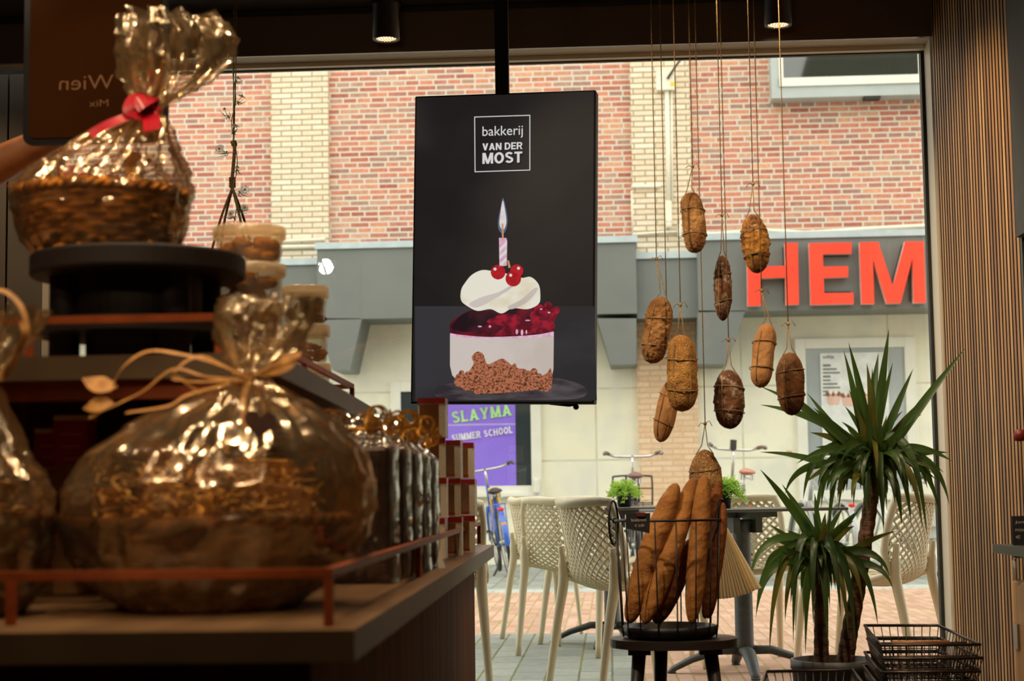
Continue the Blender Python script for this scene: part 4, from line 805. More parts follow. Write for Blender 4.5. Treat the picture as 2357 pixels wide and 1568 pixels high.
# ------------------------------------------------------------------ pleated paper fan
YP = SY+.168; apx = P(1650, 1172, YP); fan = thing('paper_fan', 'cream pleated paper fan hanging beside the baguette basket', 'paper', apx)
mb = MB(); rows = []; nF = 34
for i in range(nF+1):
    f = i/nF; ang = radians(-9+ f*38); z = .014 if i % 2 else -.014; e = P(1650+206*sin(ang)*(1+.02*sin(i)), 1172+206*cos(ang), YP)-apx
    rows.append([e*.12+V((0,z*.2,0)), e*.55+V((0,z*1.1,0)), e*(1.0+.012*(i % 2))+V((0,z*2.2,0))])
vs = [p for r in rows for p in r]; mb.add(vs, [(3*i+j,3*i+j+1,3*i+j+4,3*i+j+3) for i in range(nF) for j in range(2)]); mb.build('pleats', leafmat('cream_paper', L(250,240,214), L(246,234,206), L(250,238,208), .85), fan)
MB().tube([(0,0,0),(-.012,-.03,.006),(-.02,-.06,.004)], .003, 6).build('hanging_wire', M_wire, fan)
# ------------------------------------------------------------------ yucca
M_leaf = [leafmat('yucca_leaf', L(64,92,48), L(42,70,34), L(110,140,50)), leafmat('yucca_leaf_old', L(118,116,50), L(70,88,38), L(150,140,60))]
M_trunk = pm('yucca_bark', L(122,92,68), L(70,50,36), 16, .9, bump=1.0, bscale=30, stretch=(1,1,2.2)); M_pot = pm('grey_pot', L(74,76,76), L(66,68,68), 8, .5); M_soil = pm('potting_soil', L(74,52,38), L(34,24,18), 60, .95, bump=1, bscale=80)
YY = 5.28; PQ = P(1918, 1517, YY); ZP = PQ.z
yuc = thing('yucca_plant', 'two-stemmed yucca with sword-shaped leaves in a dark grey pot', 'plant', (PQ.x, YY, 0)); YO = V((PQ.x, YY, 0))
pot = MB().lathe([(0,0),(.095,0),(.105,.02),(.128,ZP-.03),(.132,ZP-.028),(.132,ZP),(.122,ZP),(.118,ZP-.03),(0,ZP-.03)], 48).build('pot', M_pot, yuc)
rs = random.Random(11); mb = MB(); mb.lathe([(0,ZP-.022),(.06,ZP-.018),(.12,ZP-.026)], 28)
for k in range(70): a = rs.uniform(0,6.28); r = rs.uniform(0,.112); s = rs.uniform(.004,.01); mb.ball((r*cos(a),r*sin(a),ZP-.02), (s,s*.8,s*.6), 6, 4)
mb.build('soil', M_soil, yuc)
def trunk(pts, r):
    c = curve_pts([P(a,b,y)-YO for a,b,y in pts], 10); n = len(c); mb = MB(); rr = [r*(1.12-.3*i/n)*(1+.05*sin(i*2.1)+.04*noise.noise(V((i*.9,r*99,0)))) for i in range(n)]
    return mb.tube(c, rr, 14).build('trunk', M_trunk, yuc)
trunk([(1891,1545,YY),(1890,1450,YY),(1888,1360,YY-.01),(1884,1270,YY-.01)], .0215)
trunk([(1943,1545,YY+.03),(1955,1460,YY+.02),(1975,1350,YY),(1992,1240,YY-.02),(2004,1150,YY-.02),(2008,1040,YY-.02)], .0245)
def leaf(mb, base, tip, wd, arch, m, dy=0, seed=0):
    base = V(base); tip = V(tip); L_ = (tip-base).length; c = (base+tip)/2+V((0,dy*.4,arch*L_)); n = 16; vs = []
    c1 = base.lerp(c, .9)
    if tip.z < base.z-.25*L_: c1 = base+V(((tip.x-base.x)*.85, (tip.y-base.y)*.95, 0))+V((0,0,L_*(.10+.30*arch)))
    for i in range(n+1):
        t = i/n; p = base*(1-t)**2+c1*2*t*(1-t)+tip*t*t; d = (c1-base)*(1-t)+(tip-c1)*t; d.normalize()
        w_ = wd*(.55+.45*min(1, t*4))*(1-max(0,(t-.35)/.65)**1.7)+.0006
        s = d.cross(V((sin(seed)*.35,-1,cos(seed)*.25))).normalized(); up = s.cross(d)
        vs += [p-s*w_/2+up*w_*.16, p, p+s*w_/2+up*w_*.16]
    mb.add(vs, [(3*i+j,3*i+j+1,3*i+j+4,3*i+j+3) for i in range(n) for j in (0,1)], m, True)
def crown(cpx, cpy, Yc, tips, fill, wd, name, rad, span=(26,60)):
    mb = MB(); rs = random.Random(int(cpx)); c0 = P(cpx, cpy, Yc)
    def one(px, py, depth, w_, arch=None):
        tip = P(px, py, Yc+depth); v_ = tip-c0; el = v_.normalized().z
        base = c0+V((v_.x*.06, depth*.08, (v_.z*.12 if el > 0 else .02)-rs.uniform(0,span[1])*Yc/3840*.8))+V((rs.uniform(-.01,.01),rs.uniform(-.015,.015),rs.uniform(-.01,.02)))
        if arch is None: arch = rs.uniform(.75,1.5)* .05 if el > .6 else (.16 if el > .0 else .40 if el > -.55 else .58)
        leaf(mb, base-YO, tip-YO, w_, arch, 1 if rs.random() < .13 else 0, depth, rs.uniform(0,6))
    for t_ in tips: one(t_[0], t_[1], rs.uniform(-.12,.12) if len(t_) < 3 else t_[2], wd*rs.uniform(.85,1.1))
    for k in range(fill):
        a = rs.uniform(0,2*pi); el = rs.uniform(-1.25,-.25) if k % 5 < 3 else rs.uniform(-.2,1.25); l = rad*rs.uniform(.6,.98); ca = cos(el)
        one(cpx+l*ca*cos(a), cpy-l*sin(el)*(1 if el > 0 else .8), l*ca*sin(a)*Yc/3840, wd*rs.uniform(.75,1.05))
    return mb.build(name, M_leaf, yuc)
up_t = [(2046,758,-.05),(2222,802,-.1),(2102,849),(2022,813),(1995,836),(1953,789),(1942,807),(2008,849),(2055,835,.1),(1750,890,-.1),(1750,932,-.05),(1818,901),(1857,904),(1912,974),(1865,996),(1750,1041,-.08),(1807,1138),(1849,1149),(1833,1068),(2125,932),(2193,1063),(2183,1042),(2185,1162),(2167,1084),(1878,1204),(1890,1170),(1906,1270),(1995,1193,-.1),(2034,1222,-.12),(2076,1209,-.1),(2097,1204),(2133,1230),(2162,1183),(2123,1219),(2060,1160,-.16),(1960,1150,-.15),(1930,1180),(2150,1130,.1),(1985,1120,-.18),(2030,1130,-.2)]
lo_t = [(1750,1081,-.05),(1800,1115),(1875,1136),(1846,1183),(1773,1209),(1760,1240),(2065,1222,-.05),(1725,1340,-.1),(1742,1390,-.05),(1771,1506,-.1),(1740,1420,-.1),(1826,1480,-.1),(1854,1506,-.12),(1906,1490,-.12),(1953,1469,-.1),(2021,1443,-.1),(2055,1355,-.1),(2047,1326),(1969,1480,-.1),(1807,1430),(1872,1440,-.14),(1935,1420,-.15),(1760,1310),(1820,1390,-.12),(1790,1260),(1900,1180),(1985,1390,-.1),(1850,1420,.1),(1910,1400,.1)]
crown(2008, 1045, YY-.02, up_t, 84, .027, 'upper_leaf_crown', 185, (26,90))
crown(1885, 1268, YY-.01, lo_t, 54, .026, 'lower_leaf_crown', 150, (26,60))
# ------------------------------------------------------------------ wire shopping baskets
M_cw = pm('shopping_wire', L(74,66,60), L(60,54,50), 30, .32, .75); M_hand = pm('wooden_grip', L(170,112,62), L(140,88,46), 20, .5)
def wire_basket(label, A, B, C, D, depth, handle=None, group='wire shopping baskets'):
    """rim corners A,B (far), C,D (near), world points"""
    o0 = (A+B+C+D)/4; t = thing('shopping_basket', label, 'basket', o0, 0, group); A, B, C, D = [p-o0 for p in (A,B,C,D)]
    nrm = (B-A).cross(D-A).normalized(); nrm = -nrm if nrm.z > 0 else nrm; ins = .84; bot = [p*ins+nrm*depth for p in (A,B,C,D)]; top = [A,B,C,D]
    MB().tube(top, .0045, 8, closed=True).build('rim', M_cw, t); mb = MB()
    mb.tube(bot, .003, 6, closed=True)
    for k in (.33,.66): mb.tube([p.lerp(q, k) for p, q in zip(top, bot)], .0018, 5, closed=True)
    for i in range(4):
        p, q, bp, bq = top[i], top[(i+1) % 4], bot[i], bot[(i+1) % 4]; n = max(5, int((q-p).length/.022))
        for k in range(n+1): mb.tube([p.lerp(q, k/n), bp.lerp(bq, k/n)], .0016, 5)
    for k in range(1,10): mb.tube([bot[0].lerp(bot[1],k/10), bot[3].lerp(bot[2],k/10)], .0016, 5); mb.tube([bot[0].lerp(bot[3],k/10), bot[1].lerp(bot[2],k/10)], .0016, 5)
    mb.build('wire_mesh', M_cw, t)
    if handle:
        h = MB(); a, b = D.lerp(A,.35), C.lerp(B,.35); f = (D-A).normalized()*.03*handle; f = f+nrm*.012; h.tube([a, a+f, b+f, b], .003, 6); o = h.build('handle', M_cw, t)
        MB().tube([(a+f).lerp(b+f,.18), (a+f).lerp(b+f,.82)], .007, 10).build('grip', M_hand, o)
    return t
for i, lb in enumerate(('top wire shopping basket of the stack beside the slatted wall', 'second wire shopping basket of the stack, with the wooden grip in view', 'third wire shopping basket down in the stack beside the slatted wall', 'lowest wire shopping basket in view of the stack by the slatted wall')):
    dy = i*31; dx = (0,6,0,-4)[i]
    wire_basket(lb, P(1990+dx,1440+dy,5.12), P(2160+dx,1440+dy*.98,5.12), P(2256+dx,1484+dy,4.82), P(2028+dx,1486+dy,4.82), .10, 1.0 if i == 1 else .4)
wire_basket('separate wire shopping basket in front of the yucca pot', P(1764,1546,4.9), P(1962,1542,4.9), P(1996,1585,4.62), P(1748,1590,4.62), .10, .3)
# ------------------------------------------------------------------ shelving against the right wall (only its edge in view)
M_oak = wood('cabinet_oak', L(170,128,80), L(140,102,60), 'Z', 2.5, .5); M_dgreen = pm('dark_green_metal', L(56,62,54), L(48,54,46), 10, .5)
cab = thing('wall_shelving', 'oak and dark metal shelving whose edge shows at the slatted wall', 'shelf', (XR-.03, 4.2, 0))
xf = -.03
zc = P(2345, 1335, 4.86).z; bevel(MB().box((xf-.01,-.8,0),(.028,.64,zc)).build('cabinet_body', M_oak, cab), .004)
lk = P(2340, 1462, 4.84); MB().box((xf-.017,.58,lk.z-.035),(xf-.009,.63,lk.z+.035)).build('lock_plate', pm('lock_steel', L(150,146,140), rough=.3, metal=.8), cab)
zs = P(2335,1262,4.8).z; MB().box((-.10,-.8,zs-.012),(.028,.6,zs+.012)).build('shelf_board', M_dgreen, cab)
MB().box((-.012,-.8,zs+.012),(.028,.57,zs+.06)).build('back_board', M_dgreen, cab)
mb = MB()
for y in (-.78,.55): mb.box((.004,y,0),(.026,y+.02,CEIL-.02))
mb.build('upright', M_dgreen, cab)
zt_ = P(2340, 560, 4.86).z; MB().box((-.012,-.8,zt_),(.028,.55,CEIL-.02)).build('upper_board', M_gasket, cab)
cq = (XR-.075, 4.68, zs+.012); t = thing('chalk_card', 'dark chalk card standing on the metal shelf at the slatted wall', 'sign', cq)
MB().obox((0,0,.04), ((.028,0,0),(0,.003,0),(0,0,.04))).build('card', M_card, t)
mb = MB()
for i, wd in enumerate((.03,.024,.034)): put_text(mb, ('Jam','mix','€ 4')[i], (-.02,-.0035,.058-.02*i), (1,0,0), (0,0,1), wd, .009)
mb.build('chalk_writing', M_chalk, t)
jq = (XR-.06, 4.74, zc+.012); zj = P(2345,1325,4.74).z
t = thing('glass_jar', 'clear glass jar under the metal shelf at the slatted wall', 'jar', (XR-.055, 4.76, zc), 0); hj = zs-.014-zc
M_jar = filmmat('jar_glass', (.95,.96,.93,1), .08, .7, .03)
MB().lathe([(0,.003),(.03,.003),(.032,.01),(.032,hj*.75),(.027,hj*.82),(.027,hj*.86)], 28).build('jar_body', M_jar, t); MB().lathe([(0,hj*.86),(.029,hj*.86),(.029,hj*.97),(0,hj*.97)], 28).build('lid', M_cw, t)
rq = P(2347,1000,4.7); t = thing('red_hook_knob', 'small dark red knob fixed high on the slatted wall shelving', 'knob', (rq.x, 4.7, rq.z), 0)
MB().lathe([(0,-.02),(.014,-.018),(.016,0),(.012,.012),(0,.014)], 16).build('knob_head', pm('dark_red', L(120,34,28), rough=.4), t); MB().tube([(0,0,0),(XR+.01-rq.x,0,0)], .006, 8).build('peg', M_cw, t)
# ------------------------------------------------------------------ macrame hanger and daisy garland
YM = 5.35; q0 = P(541,0,YM); mk = thing('macrame_hanger', 'knotted jute plant hanger hanging before the window behind the gift baskets', 'hanger', (q0.x, YM, CEIL)); MO = V((q0.x, YM, CEIL))
M_jute = pm('jute_rope', L(172,132,84), L(124,90,52), 160, .95, bump=.8, bscale=300)
def M_(px, py, dy=0): return P(px, py, YM+dy)-MO
mb = MB(); mb.tube([V((-.004,0,0)), M_(538,150), M_(537,330)], .0022, 6); mb.tube([V((.004,0,0)), M_(543,150), M_(538,330)], .0022, 6); mb.build('cord', M_jute, mk)
mb = MB(); mb.tube(curve_pts([M_(537,325), M_(540,345), M_(534,420), M_(536,440)], 6), [.006+.004*(i < 5) for i in range(19)], 8)
for i in range(6): y = 410+i*4; mb.tube([M_(535,y)+V((.009*cos(a),.009*sin(a),0)) for a in [2*pi*k/12 for k in range(12)]], .0028, 6, closed=True)
mb.build('knot', M_jute, mk); mb = MB(); pz = M_(537,700)
for (a, b), dd in (((503,520),-.04),((515,520),.05),((556,520),-.05),((566,520),.04)):
    e1 = M_(a,b,dd*.6); d_ = V((e1.x-M_(536,440).x, dd*.6, 0)); mb.tube(curve_pts([M_(535,432), e1, V((pz.x,0,0))+V((d_.x*2.0, d_.y*2.4, pz.z+.05)), V((pz.x+d_.x*1.6, d_.y*2, pz.z-.03)), V((pz.x,0,pz.z-.08))], 6), .0042, 8)
mb.build('suspension_rope', M_jute, mk)
t = thing('hanging_pot', 'small pot carried by the macrame hanger behind the tubs', 'pot', MO+V((pz.x,0,pz.z-.075))); MB().lathe([(0,0),(.045,0),(.06,.08),(.062,.1),(.055,.1),(.05,.07),(0,.07)], 24).build('pot_body', M_pot, t)
M_stem = pm('garland_green', L(110,136,74), L(84,112,56), 40, .6); M_petal = leafmat('daisy_petal', L(244,244,240), L(236,236,234), L(240,240,236), .5); M_eye = pm('daisy_eye', L(196,170,60), rough=.8)
gl = thing('daisy_garland', 'string of white artificial daisies twined round the macrame hanger', 'flowers', MO)
stem = [M_(541,100), M_(536,170,-.012), M_(543,230,-.012), M_(533,280,-.015), M_(540,330,-.015), M_(546,365,-.02), M_(544,400,-.015), M_(537,430,-.02), M_(545,470,-.02), M_(540,505,-.02), M_(535,540,-.02)]
MB().tube(curve_pts(stem, 6), .0015, 6).build('stem', M_stem, gl); rs = random.Random(21)
def daisy(px, py, bx, by, r=.017, face=(0,-1,.2)):
    c = M_(px, py, -.03); b = M_(bx, by, -.015); mb = MB(); mb.tube([b, (b+c)/2+V((0,-.008,-.006)), c], .0009, 5)
    for k in range(7): e = c+V((rs.uniform(-.02,.02),rs.uniform(-.01,.01),rs.uniform(-.03,.0))); mb.ribbon([b.lerp(c,.5), (b+e)/2, e], [.002,.003,.0006], (0,1,0))
    s = mb.build('sprig', M_stem, gl); n = V(face).normalized(); a = n.cross(V((0,0,1))).normalized(); b2 = a.cross(n); mb = MB()
    for k in range(15):
        th = 2*pi*k/15+rs.uniform(-.1,.1); d = a*cos(th)+b2*sin(th); s2 = a*-sin(th)+b2*cos(th); mb.add([c+d*.003, c+d*r*.6-s2*.0026+n*.002, c+d*r*rs.uniform(.9,1.1)-n*.002, c+d*r*.6+s2*.0026+n*.002], [(0,1,2,3)])
    o = mb.build('blossom', [M_petal], gl); MB().ball(c+n*.002, (.0045,.0035,.0045), 10, 6).build('eye', M_eye, o)
daisy(547,180,538,195,face=(.5,-.3,1)); daisy(556,222,540,245,face=(.5,-.3,1)); daisy(517,252,533,280,.006,(-.3,-.4,1)); daisy(541,290,536,310,.016,(.3,-.6,.9)); daisy(505,343,538,352,.02,(-.3,-1,.4)); daisy(563,437,540,445,.02,(.3,-1,.1)); daisy(563,478,544,490,.015,(.4,-.8,.3)); daisy(531,492,541,505,.013,(-.2,-1,.3)); daisy(546,385,545,395,.008,(.2,-.6,.6)); daisy(524,128,539,150,.006,(0,0,1))
# ------------------------------------------------------------------ sales counter with rail
M_top = wood('counter_laminate', L(126,98,66), L(104,78,52), 'Y', 2, .42); M_edge = pm('counter_edge', L(90,72,50), L(80,64,44), 10, .5); M_body = wood('counter_wood', L(112,66,18), L(78,44,10), 'Z', 2.2, .75, spec=.08)
M_rail = pm('rail_copper', L(158,78,34), L(136,62,26), 20, .5, 0, spec=.3)
ZC = .66; NR, FR = PZ(815,1450,ZC), PZ(1137,1254,ZC); TH = .0385; XL_ = -1.5
ctr = thing('sales_counter', 'long wooden sales counter in the foreground with a low copper rail', 'counter', (0,0,0))
mb = MB(); poly = [(XL_,NR.y),(NR.x,NR.y),(FR.x,FR.y),(XL_,FR.y)]; mb.prism(poly, (0,0,TH), (0,0,ZC-TH), (1,0,0), (0,1,0), 0, 1); bevel(mb.build('countertop', [M_top, M_edge], ctr), .002)
IN = .062; poly = [(XL_,NR.y+.05),(NR.x-IN,NR.y+.05),(FR.x-IN,FR.y-.03),(XL_,FR.y-.03)]; MB().prism(poly, (0,0,ZC-TH), (0,0,0), (1,0,0), (0,1,0)).build('counter_body', M_body, ctr)
r0, r1 = PZ(757,1442,ZC), PZ(1103,1252,ZC); RH = .066; rl = MB(); up = V((0,0,RH)); b_ = .0115
rl.bar(V((XL_,r0.y,ZC+RH)), r0+up+V((b_/2,0,0)), b_); rl.bar(r0+up, r1+up, b_); rl.bar(r1+up, V((XL_,r1.y,ZC+RH)), b_); ro = rl.build('rail', M_rail, ctr)
for p in (PZ(25,1440,ZC), r0, r0.lerp(r1,.36), r0.lerp(r1,.70), r1): MB().bar(V((p.x,p.y,ZC)), V((p.x,p.y,ZC+RH-.005)), b_).build('rail_post', M_rail, ro)
# upper display shelf
ys0, ys1 = 2.53, 4.3; zs0 = P(640,866,ys0).z; zs1 = zs0+.0375; xs0, xs1 = P(642,860,ys0).x, -.60
sh = thing('display_shelf', 'raised dark display shelf above the counter with its own low rail', 'shelf', (0,0,0))
mb = MB(); mb.prism([(-1.5,ys0),(xs0,ys0),(xs1,ys1),(-1.5,ys1)], (0,0,.0375), (0,0,zs0), (1,0,0), (0,1,0), 0, 1); mb.build('shelf_board', [M_top, M_edge], sh)
mb = MB(); mb.box((-1.5,ys0+.02,zs0-.03),(xs0-.06,ys0+.04,zs0)); mb.build('front_apron', M_rail, sh)
bevel(MB().box((-1.48,3.02,ZC),(-.66,4.15,zs0)).build('riser_cabinet', M_body, sh), .003)
a = V((P(505,695,ys0+.02).x, ys0+.02, 0)); b = V((xs1-.055, ys1-.06, 0)); zr = zs1+.058; rl = MB(); z_ = V((0,0,zr))
rl.bar(V((-1.5,a.y,zr)), a+z_+V((b_/2,0,0)), b_); rl.bar(a+z_, b+z_, b_); rl.bar(b+z_, V((-1.5,b.y,zr)), b_); ro = rl.build('rail', M_rail, sh)
for p in (a, a.lerp(b,.52), b, V((P(68,720,ys0+.02).x, ys0+.02, 0))): MB().bar(V((p.x,p.y,zs1)), V((p.x,p.y,zr-.005)), b_).build('rail_post', M_rail, ro)
# ------------------------------------------------------------------ gift baskets in cellophane
M_cello = filmmat('cellophane', (.95,.91,.83,1), .2, .85, .15, haze=.04, hazecol=(1,.80,.48,1), gloss=(1,.86,.66,1))  # golden glow of lamps and contents put into the haze and gloss tints
M_wick = breadmat('wicker_gold', L(226,152,62), L(164,98,34), nscale=30, bscale=120, bump=.5); M_wick2 = breadmat('wicker_dark', L(150,92,36), L(82,50,18), nscale=30, bscale=120, bump=.5)
M_raff = pm('raffia', L(190,140,72), L(150,102,46), 60, .6, stretch=(1,1,1)); M_redrib = pm('red_satin', L(176,24,44), L(140,14,30), 10, .3, sheen=.3)
M_gold = pm('gold_foil', L(214,160,74), L(168,112,40), 40, .25, .7, bump=.5, bscale=50); M_choc = pm('chocolate_brown', L(74,42,24), L(50,28,16), 20, .4); M_kraft = pm('kraft_paper', L(168,118,66), L(140,96,50), 20, .7)
M_cream = pm('cream_label', L(226,208,170), L(210,190,150), 20, .6); M_red = pm('red_card', L(172,30,34), L(150,24,28), 8, .4); M_amber = pm('amber_jar', L(150,84,24), L(110,56,14), 6, .15, coat=.5)
def bowl(t, r0, r1, h, mat, rows=9, staves=36):
    mb = MB(); n = staves*4
    def g(u, v):
        k = v*rows; row = int(k); z = h*v; r = r0+(r1-r0)*(v**.8); ph = pi*(row % 2); wv = .0045*sin(staves/2*2*pi*u+ph)*sin(pi*(k-row))**.5 if k-row > 0 else 0
        return ((r+wv+.003*sin(pi*(k-row)))*cos(2*pi*u), (r+wv+.003*sin(pi*(k-row)))*sin(2*pi*u), z)
    mb.grid(g, n, rows*4, cu=True); mb.lathe([(0,.004),(r0,.004)], 36); mb.build('woven_bowl', mat, t)
    m2 = MB()
    for k in range(2): m2.tube([((r1+.002)*cos(a)+.003*cos(24*a+k*pi)*cos(a), (r1+.002)*sin(a)+.003*cos(24*a+k*pi)*sin(a), h+.004*sin(24*a+k*pi)) for a in [2*pi*i/144 for i in range(144)]], .0065, 6, closed=True)
    m2.build('braided_rim', mat, t)
def cello(t, prof, seed, folds=17, amp=1.0, nu=96, nv=64):
    """prof: list of (z, radius, dx, dy, fold depth)"""
    mb = MB(); n = len(prof)-1
    def g(u, v):
        k = v*n; i = min(int(k), n-1); f = k-i; f = f*f*(3-2*f); z, r, dx, dy, fd = [prof[i][q]*(1-f)+prof[i+1][q]*f for q in range(5)]; th = 2*pi*u
        c, s = cos(th), sin(th)
        fo = sin(folds*th+2*noise.noise(V((c*2,s*2,z*9+seed))))*.6+sin(folds*1.7*th+seed)*.4
        jit = noise.noise(V((u*nu*.71+seed, v*nv*.67, 3.3)))+.6*noise.noise(V((u*nu*.29, v*nv*.31+seed, 9.1))); rr = r*(1+fd*fo)+amp*(.0105*jit+.004*noise.noise(V((c*3.1+seed, s*3.1, z*16))))*min(1, r/.05)
        return (dx+rr*c, dy+rr*s, z+amp*.006*noise.noise(V((c*6, s*6, z*20+seed))))
    return mb.grid(g, nu, nv, cu=True, smooth=True).build('cellophane_wrap', M_cello, t)
def px_path(pts, org, n=8): return curve_pts([P(a,b,y)-org for a,b,y in pts], n)
# lower basket, on the counter
Yb = 2.42; O1 = V((P(484,1200,Yb).x, Yb, ZC)); h1 = P(484,1200,Yb).z-ZC
g1 = thing('gift_basket', 'large dark woven gift basket in cellophane with raffia bow, on the counter in front', 'gift basket', O1, 0, 'cellophane-wrapped gift baskets')
bowl(g1, .118, .198, h1, M_wick2)
kx = P(578,868,Yb).x-O1.x; kz = P(578,868,Yb).z-ZC
cello(g1, [(.003,.0,0,0,0),(.002,.122,0,0,.02),(.03,.16,0,0,.03),(.08,.205,.005,0,.03),(.13,.222,.012,0,.02),(.18,.222,.018,0,.02),(.225,.20,.025,0,.04),(.265,.150,.035,0,.07),(.30,.09,.048,0,.12),(kz-.012,.036,kx-.006,0,.18),(kz,.021,kx,0,.2),(kz+.015,.03,kx+.004,0,.25),(kz+.05,.055,kx+.014,0,.22),(kz+.085,.066,kx+.024,0,.2),(kz+.115,.062,kx+.034,.0,.3)], 1)
mb = MB(); mb.tube([V((kx+.021*cos(a),.021*sin(a),kz+.003*sin(3*a))) for a in [2*pi*i/20 for i in range(20)]], .005, 6, closed=True)
yb = Yb-.03
for pts in ([(575,870,yb),(500,838,yb-.02),(430,818,yb-.03),(345,808,yb-.03),(290,838,yb-.03),(262,880,yb-.02),(250,905,yb-.02)], [(575,872,yb),(520,845,yb),(465,820,yb-.01),(420,838,yb-.02),(400,870,yb-.02),(450,878,yb-.03),(520,876,yb-.02),(575,872,yb)],
            [(575,872,yb),(480,868,yb-.02),(400,850,yb-.03),(330,900,yb-.03),(270,930,yb-.02),(205,962,yb-.02)], [(575,872,yb),(500,890,yb-.03),(430,910,yb-.04),(385,935,yb-.04),(290,950,yb-.03)], [(575,870,yb),(620,845,yb-.01),(670,830,yb-.02),(690,812,yb-.01)],
            [(575,872,yb),(560,920,yb-.03),(566,985,yb-.06),(568,1010,yb-.07)], [(405,868,yb-.03),(430,880,yb-.03),(460,905,yb-.03)]): mb.ribbon(px_path(pts, O1), .0085, (0,-.5,.9))
for pts in ([(270,890,yb-.02),(230,885,yb-.02),(190,872,yb-.01)], [(262,930,yb-.02),(225,930,yb-.02),(192,940,yb-.01)], [(690,812,yb-.01),(650,840,yb-.02),(600,862,yb)]): c = px_path(pts, O1); n = len(c); mb.ribbon(c, [.003+.026*sin(pi*min(1,i/(n-1)*1.02)) for i in range(n)], (0,-.8,.5))
mb.build('raffia_bow', M_raff, g1)
hp = P(598,975,Yb-.245)-O1; hs = .021; heart = [(hs*1.05*(sin(a)**3), hs*.065*(13*cos(a)-5*cos(2*a)-2*cos(3*a)-cos(4*a))) for a in [2*pi*i/40 for i in range(40)]]
MB().prism(heart, (0,.003,0), hp, (1,0,-.15), (.15,0,1)).build('heart_tag', M_choc, g1)
M_straw = pm('golden_shred', L(224,176,92), L(180,124,52), 40, .5)
def straw(t, r, z0, z1, n, seed):
    rs = random.Random(seed); mb = MB()
    for k in range(n):
        a = rs.uniform(0,2*pi); q = r*sqrt(rs.random())*.9; p = V((q*cos(a), q*sin(a), rs.uniform(z0,z1)*(1-.35*(q/r)**2))); pts = [p]; h = rs.uniform(0,2*pi)
        for s in range(7): h += rs.uniform(-.9,.9); p = p+V((cos(h)*.011, sin(h)*.011, rs.uniform(-.006,.008))); p = V((p.x*min(1,r/max(1e-6,hypot(p.x,p.y))), p.y*min(1,r/max(1e-6,hypot(p.x,p.y))), p.z)); pts.append(p)
        mb.ribbon(pts, .004, (rs.uniform(-.5,.5),rs.uniform(-.5,.5),1))
    o = mb.build('shredded_filling', M_straw, t); o['kind'] = 'stuff'; return o
def pack(label, O, x, y, z, sz, mat, kind='box', rz=0, tilt=0, cat='packet', name='gift_packet'):
    t = thing(name, label, cat, O+V((x,y,z)), rz, None); t.rotation_euler = (tilt*.6, tilt, rz); a, b, c = sz
    if kind == 'box': bevel(MB().box((-a/2,-b/2,0),(a/2,b/2,c)).build('carton', mat, t), .003); MB().box((-a/2*.7,-b/2-.0012,c*.3),(a/2*.7,-b/2,c*.75)).build('label_sheet', M_cream, t)
    elif kind == 'bag':
        def g(u, v):
            th = 2*pi*u; e = 1 if v < .55 else max(.12, 1-(v-.55)/.25) if v < .8 else .12+.5*(v-.8)/.2; cx_ = abs(cos(th))**.6*(1 if cos(th) > 0 else -1); sy_ = abs(sin(th))**.6*(1 if sin(th) > 0 else -1)
            return (a/2*cx_*(1 if v < .55 else max(.35, e) if v < .8 else e+.15), b/2*sy_*e, c*v+.004*noise.noise(V((cos(th)*3,sin(th)*3,v*6))))
        m_ = MB(); m_.grid(g, 36, 20, cu=True); m_.build('pouch', mat, t); MB().tube([(a*.2*cos(q),b*.1*sin(q),c*.8) for q in [2*pi*i/14 for i in range(14)]], .003, 6, closed=True).build('tie', M_raff, t)
    else:
        MB().lathe([(0,0),(a/2*.95,0),(a/2,.006),(a/2,c*.72),(a/2*.8,c*.8),(a/2*.8,c*.84)], 28).build('glass_body', mat, t); MB().lathe([(0,c*.84),(a/2*.85,c*.84),(a/2*.85,c),(0,c)], 28).build('lid', M_gold, t)
    return t
zb_ = .02
straw(g1, .165, .06, .24, 620, 3)
pack('brown carton standing in the large cellophane basket, near its right rim', O1, .085, .03, zb_, (.08,.05,.16), M_kraft, 'box', .3, .12)
pack('gold pouch in the middle of the large cellophane basket', O1, .0, -.02, zb_, (.09,.06,.19), M_gold, 'bag', -.2, -.05)
pack('dark brown pouch at the back of the large cellophane basket', O1, -.04, .08, zb_, (.09,.06,.22), M_choc, 'bag', .1)
pack('amber jar with gold lid in the large cellophane basket', O1, -.09, -.03, zb_, (.07,.07,.13), M_amber, 'jar', 0, 0, 'jar', 'honey_jar')
pack('tall kraft pouch left of centre in the large cellophane basket', O1, -.07, .05, zb_, (.09,.06,.23), M_kraft, 'bag', .2, -.12)
pack('gold carton behind the gold pouch in the large cellophane basket', O1, .05, .09, zb_, (.09,.05,.20), M_gold, 'box', .2, .06)
pack('small gold pouch by the left rim of the large cellophane basket', O1, -.13, .01, zb_, (.07,.05,.16), M_gold, 'bag', .5, -.15)
pack('cream-labelled dark carton low in the large cellophane basket, front side', O1, .05, -.075, zb_, (.07,.04,.12), M_choc, 'box', -.3, .05)
